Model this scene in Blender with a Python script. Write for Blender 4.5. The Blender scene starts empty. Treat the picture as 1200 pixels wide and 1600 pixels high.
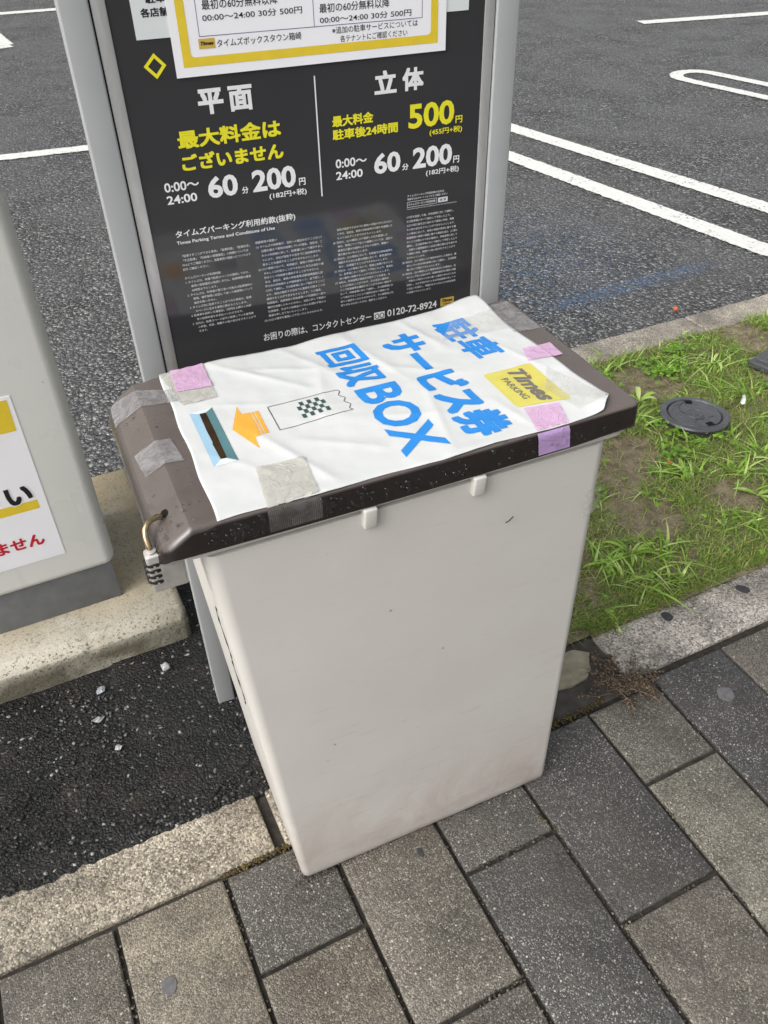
import bpy, bmesh, math, random
from mathutils import Vector, Matrix, noise
random.seed(7)
SC = bpy.context.scene
COL = SC.collection
PI = math.pi

# ---------------------------------------------------------------- camera
cam = bpy.data.cameras.new('camera'); cam.sensor_fit = 'VERTICAL'; cam.sensor_height = 36
cam.lens = 29.235; cam.clip_start = 0.02; cam.clip_end = 3000
co = bpy.data.objects.new('camera', cam); COL.objects.link(co)
co.matrix_world = Matrix(((0.899650, 0.291016, -0.325483, 0.0), (-0.436231, 0.568020, -0.697893, 0.0),
                          (-0.018217, 0.769846, 0.637970, 1.48), (0, 0, 0, 1)))
SC.camera = co
# ---------------------------------------------------------------- sky and sun (bright overcast after rain)
W = bpy.data.worlds.new('World'); SC.world = W; W.use_nodes = True
nt = W.node_tree; nt.nodes.clear()
sky = nt.nodes.new('ShaderNodeTexSky'); sky.sky_type = 'NISHITA'; sky.sun_disc = False
SUN_EL, SUN_AZ = math.radians(42), math.radians(-106)          # azimuth from +Y towards +X
sky.sun_elevation = SUN_EL; sky.sun_rotation = SUN_AZ; sky.dust_density = 6.0; sky.air_density = 1.0
hsv = nt.nodes.new('ShaderNodeHueSaturation'); hsv.inputs['Saturation'].default_value = 0.16
bg = nt.nodes.new('ShaderNodeBackground'); bg.inputs['Strength'].default_value = 0.15
wo = nt.nodes.new('ShaderNodeOutputWorld')
nt.links.new(sky.outputs[0], hsv.inputs['Color']); nt.links.new(hsv.outputs[0], bg.inputs['Color'])
nt.links.new(bg.outputs[0], wo.inputs['Surface'])
sl = bpy.data.lights.new('sun', 'SUN'); sl.energy = 0.95; sl.angle = math.radians(60); sl.color = (1, 0.97, 0.92)
so = bpy.data.objects.new('sun', sl); COL.objects.link(so)
sd = Vector((math.sin(SUN_AZ) * math.cos(SUN_EL), math.cos(SUN_AZ) * math.cos(SUN_EL), math.sin(SUN_EL)))
so.rotation_euler = sd.to_track_quat('Z', 'Y').to_euler(); so.location = (0, 0, 8)
SC.view_settings.view_transform = 'Standard'; SC.view_settings.look = 'None'
SC.view_settings.exposure = 0.34; SC.view_settings.gamma = 1.0

# ---------------------------------------------------------------- helpers
def rgb(h):
    h = h.lstrip('#'); v = [int(h[i:i + 2], 16) / 255 for i in (0, 2, 4)]
    return tuple((c / 12.92 if c <= .04045 else ((c + .055) / 1.055) ** 2.4) for c in v)

class NT:
    """tiny node-tree builder"""
    def __init__(s, name):
        s.m = bpy.data.materials.new(name); s.m.use_nodes = True; s.t = s.m.node_tree; s.t.nodes.clear()
        s.out = s.n('ShaderNodeOutputMaterial'); s.b = s.n('ShaderNodeBsdfPrincipled')
        s.l(s.b.outputs[0], s.out.inputs['Surface'])
        s.co = s.n('ShaderNodeTexCoord').outputs['Object']
    def n(s, t, **k):
        x = s.t.nodes.new(t)
        for a, v in k.items(): setattr(x, a, v)
        return x
    def l(s, a, b): s.t.links.new(a, b)
    def set(s, **k):
        for a, v in k.items():
            i = s.b.inputs[a.replace('_', ' ')]
            if hasattr(v, 'is_linked'): s.l(v, i)
            else: i.default_value = (tuple(v) + (1,)) if isinstance(v, (tuple, list)) and len(v) == 3 and i.type == 'RGBA' else v
        return s
    def val(s, v, i):
        if hasattr(v, 'is_linked'): s.l(v, i)
        elif i.type == 'RGBA' and len(v) == 3: i.default_value = tuple(v) + (1,)
        else: i.default_value = v
    def noise(s, scale, detail=4, rough=.55, col=False, vec=None, dist=0):
        x = s.n('ShaderNodeTexNoise'); x.inputs['Scale'].default_value = scale; x.inputs['Detail'].default_value = detail
        x.inputs['Roughness'].default_value = rough; x.inputs['Distortion'].default_value = dist
        s.l(vec or s.co, x.inputs['Vector']); return x.outputs['Color' if col else 'Fac']
    def vor(s, scale, out='Distance', feature='F1', vec=None, rnd=1):
        x = s.n('ShaderNodeTexVoronoi', feature=feature); x.inputs['Scale'].default_value = scale
        x.inputs['Randomness'].default_value = rnd
        s.l(vec or s.co, x.inputs['Vector']); return x.outputs[out]
    def ramp(s, f, *st, mode='LINEAR'):
        x = s.n('ShaderNodeValToRGB'); x.color_ramp.interpolation = mode; e = x.color_ramp.elements
        while len(e) < len(st): e.new(.5)
        for i, (p, c) in enumerate(st):
            e[i].position = p; e[i].color = (c, c, c, 1) if isinstance(c, (int, float)) else tuple(c) + (1,)
        s.l(f, x.inputs['Fac']); return x.outputs['Color']
    def mix(s, f, a, b, mode='MIX'):
        x = s.n('ShaderNodeMix', data_type='RGBA', blend_type=mode)
        s.val(f, x.inputs[0]); s.val(a, x.inputs[6]); s.val(b, x.inputs[7]); return x.outputs[2]
    def math(s, op, a, b=0.0, clamp=False):
        x = s.n('ShaderNodeMath', operation=op, use_clamp=clamp); s.val(a, x.inputs[0]); s.val(b, x.inputs[1]); return x.outputs[0]
    def sep(s, v):
        x = s.n('ShaderNodeSeparateColor'); s.l(v, x.inputs[0]); return x.outputs[0]
    def xyz(s):
        x = s.n('ShaderNodeSeparateXYZ'); s.l(s.co, x.inputs[0]); return x.outputs
    def bump(s, h, strength=.5, dist=.002, nrm=None):
        x = s.n('ShaderNodeBump'); x.inputs['Strength'].default_value = strength; x.inputs['Distance'].default_value = dist
        s.l(h, x.inputs['Height'])
        if nrm: s.l(nrm, x.inputs['Normal'])
        s.l(x.outputs[0], s.b.inputs['Normal']); return x.outputs[0]
    def island(s): return s.n('ShaderNodeNewGeometry').outputs['Random Per Island']
    def attr(s, name): return s.n('ShaderNodeAttribute', attribute_name=name).outputs['Color']

def plain(name, c, rough=.5, spec=.5, metal=0, var=.06, scale=40, bumpd=0.0):
    k = NT(name); f = k.noise(scale, 5)
    d = tuple(x * (1 - var) for x in c); e = tuple(min(1, x * (1 + var)) for x in c)
    k.set(Base_Color=k.ramp(f, (.3, d), (.7, e)), Roughness=k.ramp(k.noise(scale * .6, 4), (.3, max(.02, rough - .06)), (.7, min(1, rough + .06))), Metallic=metal, Specular_IOR_Level=spec)
    if bumpd: k.bump(k.noise(scale * 4, 4), .5, bumpd)
    return k.m

def obj(name, verts, faces, mat, parent=None, smooth=False, kind=None):
    me = bpy.data.meshes.new(name); me.from_pydata([tuple(v) for v in verts], [], faces); me.update()
    return link(name, me, mat, parent, smooth, kind)
def link(name, me, mat, parent=None, smooth=False, kind=None):
    o = bpy.data.objects.new(name, me); COL.objects.link(o)
    for m in (mat if isinstance(mat, (list, tuple)) else [mat]): me.materials.append(m)
    if parent: o.parent = parent
    if smooth: me.shade_smooth()
    if kind: o['kind'] = kind
    return o
def bobj(name, bm, mat, parent=None, smooth=False, kind=None):
    bmesh.ops.recalc_face_normals(bm, faces=bm.faces)
    me = bpy.data.meshes.new(name); bm.to_mesh(me); bm.free(); me.update()
    return link(name, me, mat, parent, smooth, kind)
def tag(o, label, cat, group=None):
    o['label'] = label; o['category'] = cat
    if group: o['group'] = group
    return o
def empty(name, loc, rz=0):
    o = bpy.data.objects.new(name, None); COL.objects.link(o); o.location = loc; o.rotation_euler = (0, 0, rz)
    o.empty_display_size = .05; return o
def bm_box(bm, lo, hi, bev=0, seg=2):
    r = bmesh.ops.create_cube(bm, size=1)['verts']
    for v in r: v.co = Vector([lo[i] + (v.co[i] + .5) * (hi[i] - lo[i]) for i in range(3)])
    if bev:
        es = list({e for v in r for e in v.link_edges})
        bmesh.ops.bevel(bm, geom=es, offset=bev, segments=seg, profile=.5, affect='EDGES')
    return bm
def box(name, lo, hi, mat, parent=None, bev=0, seg=2):
    return bobj(name, bm_box(bmesh.new(), lo, hi, bev, seg), mat, parent, smooth=False)
def autosmooth(o, a=40):
    o.data.shade_smooth()
    try: o.data.set_sharp_from_angle(angle=math.radians(a))
    except Exception: pass
    return o
def tube(pts, r, n=6, taper=1.0, closed=False):
    V, F = [], []; pts = [Vector(p) for p in pts]; m = len(pts)
    for i, p in enumerate(pts):
        t = (pts[min(i + 1, m - 1)] - pts[max(i - 1, 0)]).normalized()
        a = t.orthogonal().normalized() if i == 0 else (a - t * a.dot(t)).normalized()
        b = t.cross(a); rr = (r[i] if isinstance(r, (list, tuple)) else r * (1 + (taper - 1) * i / max(1, m - 1)))
        for k in range(n): V.append(p + (a * math.cos(2 * PI * k / n) + b * math.sin(2 * PI * k / n)) * rr)
    for i in range(m - 1):
        for k in range(n): F.append((i * n + k, i * n + (k + 1) % n, (i + 1) * n + (k + 1) % n, (i + 1) * n + k))
    F.append(tuple(range(n))[::-1]); F.append(tuple(range((m - 1) * n, m * n)))
    return V, F
def join(parts):
    V, F = [], []
    for v, f in parts:
        k = len(V); V += list(v); F += [tuple(i + k for i in q) for q in f]
    return V, F

_tc = None
def glyphs(s, bold=0.0, shear=0.0, sp=1.0, res=3):
    """outline of a text as (verts2d, faces), made with the built-in font"""
    global _tc
    c = bpy.data.curves.new('t', 'FONT'); c.body = s; c.offset = bold; c.shear = shear; c.space_character = sp; c.resolution_u = res
    o = bpy.data.objects.new('t', c); COL.objects.link(o)
    dg = bpy.context.evaluated_depsgraph_get(); me = bpy.data.meshes.new_from_object(o.evaluated_get(dg))
    V = [(v.co.x, v.co.y) for v in me.vertices]; F = [tuple(p.vertices) for p in me.polygons]
    bpy.data.objects.remove(o); bpy.data.curves.remove(c); bpy.data.meshes.remove(me)
    return V, F
K_BOLD = [.8]
def glyphs_bold(s, b):
    """heavier weight: nine copies of the regular outline shifted round a small ring"""
    V, F = glyphs(s); VV, FF = [], []
    for q in range(9):
        dx, dy = ((-b, -b), (0, -b), (b, -b), (b, 0), (b, b), (0, b), (-b, b), (-b, 0), (0, 0))[q]
        k_ = len(VV); VV += [(x + dx, y + dy) for x, y in V]; FF += [tuple(i + k_ for i in f) for f in F]
    return VV, FF
def weight(s, b, shear=0, sp=1):
    cjk = any(ord(c) > 0x2000 for c in s)
    return glyphs_bold(s, b * K_BOLD[0]) if (cjk and b > .012) else glyphs(s, b, shear, sp)
def stagger(n_, s, b, d=1.2e-5):
    """depth offsets so that the copies of one heavy text never share a plane"""
    if any(ord(c) > 0x2000 for c in s) and b > .012: m = n_ // 9; return [(i // m) * d for i in range(n_)]
    return [0.0] * n_
def fit(g, p0, ex, ey):
    """map glyph bounding box on to the parallelogram p0, ex (width), ey (height)"""
    V, F = g; x0 = min(v[0] for v in V); x1 = max(v[0] for v in V); y0 = min(v[1] for v in V); y1 = max(v[1] for v in V)
    return [(p0[0] + ex[0] * (x - x0) / (x1 - x0) + ey[0] * (y - y0) / (y1 - y0),
             p0[1] + ex[1] * (x - x0) / (x1 - x0) + ey[1] * (y - y0) / (y1 - y0)) for x, y in V], F

# ---------------------------------------------------------------- materials
def m_asphalt(name, lo, hi, scale, bumps, rough=(.28, .6), brown=0.0, stain=False, spec=.85):
    k = NT(name)
    wv = k.n('ShaderNodeVectorMath', operation='MULTIPLY_ADD'); k.l(k.noise(30, 2, col=True), wv.inputs[0]); wv.inputs[1].default_value = (.02,) * 3; k.l(k.co, wv.inputs[2])
    cell = k.sep(k.vor(scale, 'Color', vec=wv.outputs[0])); d = k.vor(scale, 'Distance', vec=wv.outputs[0])
    cell2 = k.sep(k.vor(scale * 2.6, 'Color')); d2 = k.vor(scale * 2.6, 'Distance')
    c1 = k.ramp(cell, (0, (lo * .6,) * 3), (.55, (lo * 1.6,) * 3), (.84, (hi, hi * .99, hi * .97)), (.97, (hi * 1.7, hi * 1.7, hi * 1.65)), (1, (.5, .5, .48)))
    edge = k.ramp(d, (.32, 1.0), (.72, .12))
    c = k.mix(1, c1, edge, 'MULTIPLY')
    c = k.mix(k.ramp(cell2, (.9, 0.0), (.95, .7)), c, (hi * 2.2, hi * 2.2, hi * 2.1))
    big = k.noise(1.3, 6, .6); c = k.mix(k.ramp(big, (.35, 0.0), (.7, .55)), c, (lo * 2.4, lo * 2.4, lo * 2.45))
    c = k.mix(k.ramp(k.noise(2.7, 5, .65, dist=.8), (.56, 0.0), (.72, .5)), c, (lo * .7, lo * .68, lo * .66))
    if brown: c = k.mix(k.ramp(k.noise(9, 5), (.5, 0.0), (.75, brown)), c, (.07, .055, .04))
    if stain:   # worn traces of old blue paint
        X = k.xyz()
        s1 = k.math('ABSOLUTE', k.math('SUBTRACT', k.math('ADD', X[1], k.math('MULTIPLY', X[0], -.04)), 2.385)); s1 = k.ramp(s1, (0, 1.0), (.07, 0.0))
        s1 = k.math('MULTIPLY', s1, k.ramp(X[0], (0, 0.0), (.01, 1.0))) if 0 else s1
        rx = k.ramp(k.math('MULTIPLY', X[0], .2), (.36, 0.0), (.40, 1.0), (.52, 1.0), (.56, 0.0))
        f = k.math('MULTIPLY', k.math('MULTIPLY', s1, rx), k.ramp(k.noise(60, 4), (.42, 0.0), (.6, .75)))
        dx = k.math('SUBTRACT', X[0], 1.95); dy = k.math('SUBTRACT', X[1], 2.95)
        r = k.math('SQRT', k.math('ADD', k.math('MULTIPLY', dx, dx), k.math('MULTIPLY', dy, dy)))
        f2 = k.math('MULTIPLY', k.ramp(r, (.2, 1.0), (.75, 0.0)), k.ramp(k.noise(50, 4), (.45, 0.0), (.62, .6)))
        c = k.mix(f, c, (.06, .14, .29)); c = k.mix(f2, c, (.07, .13, .23))
    wet = k.noise(2.6, 5, .6)
    rr = k.mix(k.ramp(cell, (.2, 0.0), (.9, 1.0)), k.ramp(wet, (.35, rough[0]), (.65, rough[1])), (rough[0] * .8,) * 3)
    k.set(Base_Color=c, Roughness=rr, Specular_IOR_Level=spec)
    h = k.math('ADD', k.math('MULTIPLY', d, -1.0), k.math('MULTIPLY', d2, -.35)); h = k.math('ADD', h, k.math('MULTIPLY', cell, .55))
    k.bump(h, 1.0, bumps); return k.m
M = {}
M['lot'] = m_asphalt('asphalt_coarse', .056, .215, 66, .0095, (.14, .40), stain=True, spec=1.0)
M['patch'] = m_asphalt('asphalt_fine', .009, .022, 170, .0030, (.45, .8), brown=.35, spec=.3)

def m_stone(name, use_attr, base, dark, speck, sscale, lightp, bumps=.0016, contrast=.30):
    k = NT(name)
    b = k.attr('tone') if use_attr else k.mix(k.ramp(k.noise(5, 6, .6), (.3, 0.0), (.7, 1.0)), dark, base)
    n1 = k.ramp(k.noise(6.5, 7, .65), (.3, .55), (.72, 1.25)); b = k.mix(1, b, n1, 'MULTIPLY')
    cell = k.sep(k.vor(sscale, 'Color')); dist = k.vor(sscale, 'Distance')
    cellb = k.sep(k.vor(sscale * .45, 'Color')); distb = k.vor(sscale * .45, 'Distance')
    tone = k.ramp(cell, (0, contrast), (.5, .88), (1, 1.30)); c = k.mix(1, b, tone, 'MULTIPLY')
    grainy = k.ramp(k.noise(4.3, 5, .6), (.35, .25), (.62, 1.0))     # worn areas show more of the aggregate
    f = k.math('MULTIPLY', k.ramp(cell, (lightp, 0.0), (lightp + .03, 1.0)), k.ramp(dist, (.3, 1.0), (.5, 0.0)))
    f = k.math('MULTIPLY', f, grainy)
    c = k.mix(f, c, speck)
    f2 = k.math('MULTIPLY', k.ramp(cellb, (.93, 0.0), (.95, 1.0)), k.ramp(distb, (.22, 1.0), (.4, 0.0)))
    c = k.mix(f2, c, tuple(min(1, x * 1.15) for x in speck))
    dirt = k.ramp(k.noise(3.1, 7, .7), (.44, 0.0), (.70, .72)); c = k.mix(dirt, c, (.050, .043, .036))
    c = k.mix(k.ramp(k.noise(17, 6, .7, dist=.7), (.58, 0.0), (.72, .45)), c, (.045, .04, .035))
    k.set(Base_Color=c, Roughness=k.ramp(k.noise(8, 5), (.36, .30), (.66, .72)), Specular_IOR_Level=.5)
    h = k.math('ADD', k.math('MULTIPLY', dist, -.8), k.math('MULTIPLY', cell, .5)); k.bump(h, .9, bumps); return k.m
M['paver'] = m_stone('paver_stone', True, None, None, (.44, .41, .35), 380, .78, .0014, .45)
M['kerb'] = m_stone('kerb_stone', False, (.57, .505, .40), (.33, .285, .215), (.66, .60, .50), 280, .74, .0016)
M['kerb_far'] = m_stone('kerb_concrete', False, (.58, .52, .43), (.44, .395, .325), (.66, .60, .52), 330, .72, .001)
M['joint'] = plain('joint_sand', (.035, .031, .026), .85, .3, var=.5, scale=60, bumpd=.003)
M['mortar'] = plain('dirty_mortar', (.060, .055, .047), .7, .4, var=.5, scale=26, bumpd=.003)
M['mortar_pale'] = plain('pale_mortar', (.30, .27, .20), .8, .3, var=.3, scale=30, bumpd=.002)

def m_concrete():
    k = NT('island_concrete'); X = k.xyz()
    a = k.ramp(k.noise(5, 7, .6), (.3, (.42, .39, .315)), (.7, (.58, .54, .455)))
    ochre = k.math('MULTIPLY', k.ramp(k.noise(4, 5), (.35, 0.0), (.6, 1.0)), k.ramp(k.math('MULTIPLY', X[1], .3), (.43, 0.0), (.50, 1.0)))
    c = k.mix(ochre, a, (.45, .35, .19))
    c = k.mix(k.ramp(k.noise(14, 6, .6), (.60, 0.0), (.70, .55)), c, (.60, .57, .52))
    c = k.mix(k.ramp(k.noise(9, 7, .7, dist=1.2), (.55, 0.0), (.68, .5)), c, (.27, .235, .165))
    low = k.math('MULTIPLY', k.ramp(X[2], (.045, 1.0), (.085, 0.0)), k.ramp(k.noise(7, 5), (.4, 0.15), (.6, .9)))
    c = k.mix(low, c, (.12, .105, .07))
    spk = k.math('MULTIPLY', k.ramp(k.noise(160, 3), (.56, 0.0), (.64, .85)), k.ramp(X[2], (.088, 1.0), (.0925, .22)))
    c = k.mix(spk, c, (.07, .065, .055))
    rend = k.math('MULTIPLY', k.ramp(X[0], (.02, 0.0), (.15, 1.0)), k.ramp(X[2], (.088, 1.0), (.096, 0.0))); c = k.mix(k.math('MULTIPLY', rend, .75), c, (.10, .09, .06))
    k.set(Base_Color=c, Roughness=.75, Specular_IOR_Level=.35); k.bump(k.noise(110, 8, .7), .9, .0035); return k.m
M['concrete'] = m_concrete()

def m_paintline():
    k = NT('road_paint'); c = k.ramp(k.noise(40, 5), (.3, (.66, .66, .63)), (.7, (.80, .80, .77)))
    hole = k.math('MULTIPLY', k.ramp(k.sep(k.vor(110, 'Color')), (.86, 0.0), (.90, .9)), k.ramp(k.noise(7, 5, .7), (.48, .05), (.62, 1.0))); c = k.mix(hole, c, (.05, .05, .05))
    k.set(Base_Color=c, Roughness=.5); k.bump(k.vor(95, 'Distance'), .5, .002); return k.m
M['line'] = m_paintline()

def m_bin():
    k = NT('bin_plastic'); X = k.xyz()
    c = k.ramp(k.noise(3.2, 5, .6), (.3, (.565, .543, .506)), (.7, (.61, .59, .555)))
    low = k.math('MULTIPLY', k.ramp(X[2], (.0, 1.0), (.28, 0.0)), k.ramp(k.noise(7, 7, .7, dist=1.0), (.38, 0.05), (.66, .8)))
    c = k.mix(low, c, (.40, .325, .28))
    mp = k.n('ShaderNodeMapping'); mp.inputs['Scale'].default_value = (5, 5, 60); mp.inputs['Rotation'].default_value = (0, .25, 0); k.l(k.co, mp.inputs['Vector'])
    scr = k.math('MULTIPLY', k.ramp(k.noise(3, 4, .7, vec=mp.outputs[0]), (.60, 0.0), (.67, .5)), k.ramp(X[2], (.05, 1.0), (.6, .25))); c = k.mix(scr, c, (.40, .355, .315))
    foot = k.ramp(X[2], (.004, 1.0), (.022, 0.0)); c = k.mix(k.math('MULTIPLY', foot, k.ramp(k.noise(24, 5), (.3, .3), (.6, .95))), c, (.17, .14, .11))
    dots = k.ramp(k.sep(k.vor(70, 'Color')), (.9955, 0.0), (.9965, 1.0)); dots = k.math('MULTIPLY', dots, k.ramp(k.vor(70, 'Distance'), (.10, .8), (.2, 0.0))); c = k.mix(dots, c, (.15, .13, .12))
    k.set(Base_Color=c, Roughness=k.ramp(k.noise(12, 4), (.3, .36), (.7, .5)), Specular_IOR_Level=.4, Subsurface_Weight=0.0)
    k.bump(k.noise(7, 3), .25, .004); return k.m
M['bin'] = m_bin()
def m_lid():
    k = NT('lid_plastic'); X = k.xyz()
    c = k.ramp(k.noise(11, 6, .65), (.3, (.012, .009, .0085)), (.7, (.020, .015, .014)))
    c = k.mix(k.ramp(k.noise(38, 5, .6, dist=1.5), (.66, 0.0), (.70, .10)), c, (.10, .09, .085))
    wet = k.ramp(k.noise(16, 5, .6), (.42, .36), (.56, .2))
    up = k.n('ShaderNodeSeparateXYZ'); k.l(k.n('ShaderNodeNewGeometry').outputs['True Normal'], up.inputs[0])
    top_sheen = k.math('MULTIPLY', k.ramp(up.outputs[2], (.45, 0.0), (.8, 1.0)), k.ramp(k.noise(9, 6, .65, dist=.5), (.3, .7), (.7, 1.0)))   # sky sheen painted into the colour of upward faces, along with worn film
    c = k.mix(top_sheen, c, (.132, .109, .098))
    c = k.mix(k.math('MULTIPLY', top_sheen, k.ramp(k.noise(26, 5, .6, dist=1), (.63, 0.0), (.67, .75))), c, (.07, .058, .054))
    k.set(Base_Color=c, Roughness=wet, Specular_IOR_Level=.6); k.bump(k.noise(60, 4), .25, .001); return k.m
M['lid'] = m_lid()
def m_sheet():
    k = NT('sheet_vinyl'); c = k.ramp(k.noise(7, 5, .6), (.3, (.60, .62, .617)), (.7, (.65, .66, .653)))
    c = k.mix(k.ramp(k.noise(12, 7, .7, dist=1), (.60, 0.0), (.72, .28)), c, (.56, .55, .51))
    k.set(Base_Color=c, Roughness=.38, Specular_IOR_Level=.5); k.bump(k.noise(22, 4), .3, .003); return k.m
M['sheet'] = m_sheet()
def m_tape(name, col, alpha, rough=.35, fray=0.0, ribs=False):
    k = NT(name); n = k.noise(28, 5, .6, dist=.6)
    c = k.mix(k.ramp(n, (.35, 0.0), (.68, 1.0)), tuple(x * .94 for x in col), tuple(min(1, x * 1.04) for x in col))
    a = k.ramp(k.noise(45, 6, .65, dist=1), (.40, max(0, alpha - fray)), (.62, min(1, alpha + fray)))
    k.set(Base_Color=c, Roughness=rough, Alpha=a, Specular_IOR_Level=.6)
    if ribs:
        w = k.n('ShaderNodeTexWave', bands_direction='X'); w.inputs['Scale'].default_value = 130; k.l(k.co, w.inputs['Vector']); k.bump(w.outputs['Fac'], .8, .001)
    else:
        cr = k.ramp(k.noise(20, 3, .5, dist=2.2), (.47, 0.0), (.5, 1.0), (.53, 0.0)); k.bump(k.math('ADD', n, k.math('MULTIPLY', cr, .6)), .6, .0012)
    return k.m
M['tape_pink'] = m_tape('tape_pink', rgb('#deb4d8'), .76, fray=.06)
M['tape_lilac'] = m_tape('tape_lilac', rgb('#c3a3d6'), .80, fray=.05)
M['tape_cream'] = m_tape('tape_cream', rgb('#c4c2b9'), .72, fray=.14)
M['tape_beige'] = m_tape('tape_beige', rgb('#cfccc4'), .20, fray=.07)
M['tape_film'] = m_tape('tape_film', rgb('#d2cfc6'), .22, .3, fray=.10)
M['tape_clear'] = m_tape('tape_clear', rgb('#a9a8aa'), .42, .3, fray=.16)
M['tape_ribbed'] = m_tape('tape_ribbed', rgb('#8a8684'), .35, .25, fray=.1, ribs=True)
M['blue'] = plain('ink_blue', (.026, .24, .66), .42, var=.05)
M['grey_ink'] = plain('ink_grey', (.10, .10, .105), .42)
M['yellow'] = plain('ink_yellow', (.74, .55, .035), .45, var=.05)
M['logo_grey'] = plain('logo_grey', (.16, .145, .13), .42)
M['logo_yellow'] = plain('logo_yellow', (.61, .55, .115), .42, var=.06)
M['orange'] = plain('ink_orange', (.80, .40, .055), .42, var=.06)
M['lblue'] = plain('ink_pale_blue', (.33, .52, .66), .42)
M['teal'] = plain('ink_teal', (.09, .20, .22), .42)
M['pale'] = plain('ink_pale', (.66, .74, .74), .42)
M['slot'] = plain('slot_dark', (.035, .018, .006), .7, .2, var=.4)
M['white_ink'] = plain('ink_white', (.80, .80, .80), .4, var=.03)
M['sign_white'] = plain('sign_white_print', (.78, .78, .78), .3, var=.03)
M['fine_white'] = plain('fine_print_white', (.66, .66, .67), .35, var=.03)
M['sign_yellow'] = plain('sign_yellow_print', (.78, .72, .03), .3, var=.03)
M['gold'] = plain('logo_gold', (.58, .40, .07), .35, var=.05)
M['black_ink'] = plain('ink_black', (.012, .012, .013), .4)
M['navy_ink'] = plain('ink_navy', (.06, .05, .20), .4)
M['red_ink'] = plain('ink_red', (.56, .012, .03), .4)
M['paper'] = plain('notice_paper', (.86, .86, .89), .35, var=.02, scale=8)
M['paper_old'] = plain('notice_paper_grey', (.68, .72, .72), .35, var=.03, scale=8)
def m_panel():
    k = NT('panel_dark_film'); c = k.ramp(k.noise(3, 4), (.3, (.036, .036, .039)), (.7, (.042, .042, .045)))
    k.set(Base_Color=c, Roughness=k.ramp(k.noise(9, 4), (.3, .05), (.7, .11)), Specular_IOR_Level=.6); k.bump(k.noise(5, 2), .10, .003); return k.m
M['panel'] = m_panel()
M['post'] = plain('post_paint', (.36, .37, .375), .42, .5, var=.03, scale=14)
def m_frame():
    k = NT('frame_aluminium'); mp = k.n('ShaderNodeMapping'); mp.inputs['Scale'].default_value = (30, 30, 5); k.l(k.co, mp.inputs['Vector'])
    n = k.noise(1.0, 7, .7, vec=mp.outputs[0], dist=.6)
    k.set(Base_Color=k.ramp(n, (.3, (.46, .46, .455)), (.7, (.70, .71, .71))), Metallic=.6, Roughness=k.ramp(n, (.3, .5), (.7, .35))); k.bump(n, .25, .001); return k.m
M['frame'] = m_frame()
M['machine'] = plain('cabinet_paint', (.70, .705, .67), .28, .5, var=.03, scale=5)
def m_cab():
    k = NT('cabinet_paint_rain'); mp = k.n('ShaderNodeMapping'); mp.inputs['Scale'].default_value = (46, 46, 2.2); k.l(k.co, mp.inputs['Vector'])
    c = k.ramp(k.noise(4, 5), (.3, (.68, .685, .65)), (.7, (.72, .725, .69)))
    c = k.mix(k.ramp(k.noise(1, 5, .65, vec=mp.outputs[0]), (.55, 0.0), (.75, .22)), c, (.50, .49, .45))
    dots = k.math('MULTIPLY', k.ramp(k.sep(k.vor(60, 'Color')), (.97, 0.0), (.975, 1.0)), k.ramp(k.vor(60, 'Distance'), (.08, .7), (.16, 0.0))); c = k.mix(dots, c, (.2, .18, .15))
    k.set(Base_Color=c, Roughness=k.ramp(k.noise(6, 4), (.3, .22), (.7, .36))); return k.m
M['machine'] = m_cab()
M['plinth'] = plain('plinth_paint', (.15, .155, .16), .5, .4, var=.15, scale=26)
M['steel'] = plain('padlock_steel', (.62, .60, .57), .34, .6, metal=.55, var=.12, scale=50)
M['shackle'] = plain('shackle_worn', (.42, .33, .20), .28, .5, metal=.95, var=.35, scale=70)
M['dial'] = plain('dial_dark', (.03, .026, .024), .4, .5, metal=.3, var=.4, scale=300)
M['valve'] = plain('valve_plastic', (.078, .079, .086), .24, .5, var=.2, scale=30, bumpd=.0006)
M['hole'] = plain('hole_dark', (.006, .006, .006), .8, .2)
M['stone'] = plain('loose_stone', (.40, .40, .40), .6, .4, var=.35, scale=60, bumpd=.001)
M['chip'] = plain('stone_chip', (.30, .32, .34), .6, .4, var=.4, scale=60)
M['gum_dark'] = plain('gum_dark', (.045, .045, .05), .7, .3, var=.2, scale=80)
M['gum_grey'] = plain('gum_grey', (.13, .125, .13), .7, .3, var=.25, scale=80)
M['soil'] = None
def m_soil():
    k = NT('soil'); c = k.ramp(k.noise(22, 8, .7), (.3, (.095, .075, .048)), (.5, (.20, .165, .108)), (.72, (.33, .275, .19)))
    c = k.mix(k.ramp(k.sep(k.vor(240, 'Color')), (.9, 0.0), (.94, .7)), c, (.34, .30, .22))
    k.set(Base_Color=c, Roughness=.85, Specular_IOR_Level=.3); k.bump(k.noise(120, 6, .65), .9, .006); return k.m
M['soil'] = m_soil()
def m_leaf(name, a, b, c, rough=.32, trans=.25):
    k = NT(name); i = k.island()
    k.set(Base_Color=k.ramp(i, (0, a), (.55, b), (1, c)), Roughness=rough, Specular_IOR_Level=.55)
    tr = k.n('ShaderNodeBsdfTranslucent'); k.l(k.ramp(i, (0, tuple(x * 1.5 for x in a)), (1, tuple(x * 1.5 for x in c))), tr.inputs['Color'])
    mx = k.n('ShaderNodeMixShader'); mx.inputs[0].default_value = trans
    k.l(k.b.outputs[0], mx.inputs[1]); k.l(tr.outputs[0], mx.inputs[2]); k.l(mx.outputs[0], k.out.inputs['Surface']); return k.m
M['turf'] = m_leaf('turf_blades', (.10, .18, .024), (.21, .33, .045), (.42, .43, .15), .4)
M['blade'] = m_leaf('broad_blades', (.17, .32, .035), (.33, .53, .075), (.58, .70, .26), .12)
M['straw'] = m_leaf('straw', (.24, .16, .075), (.34, .25, .12), (.46, .38, .22), .6, .1)
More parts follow.
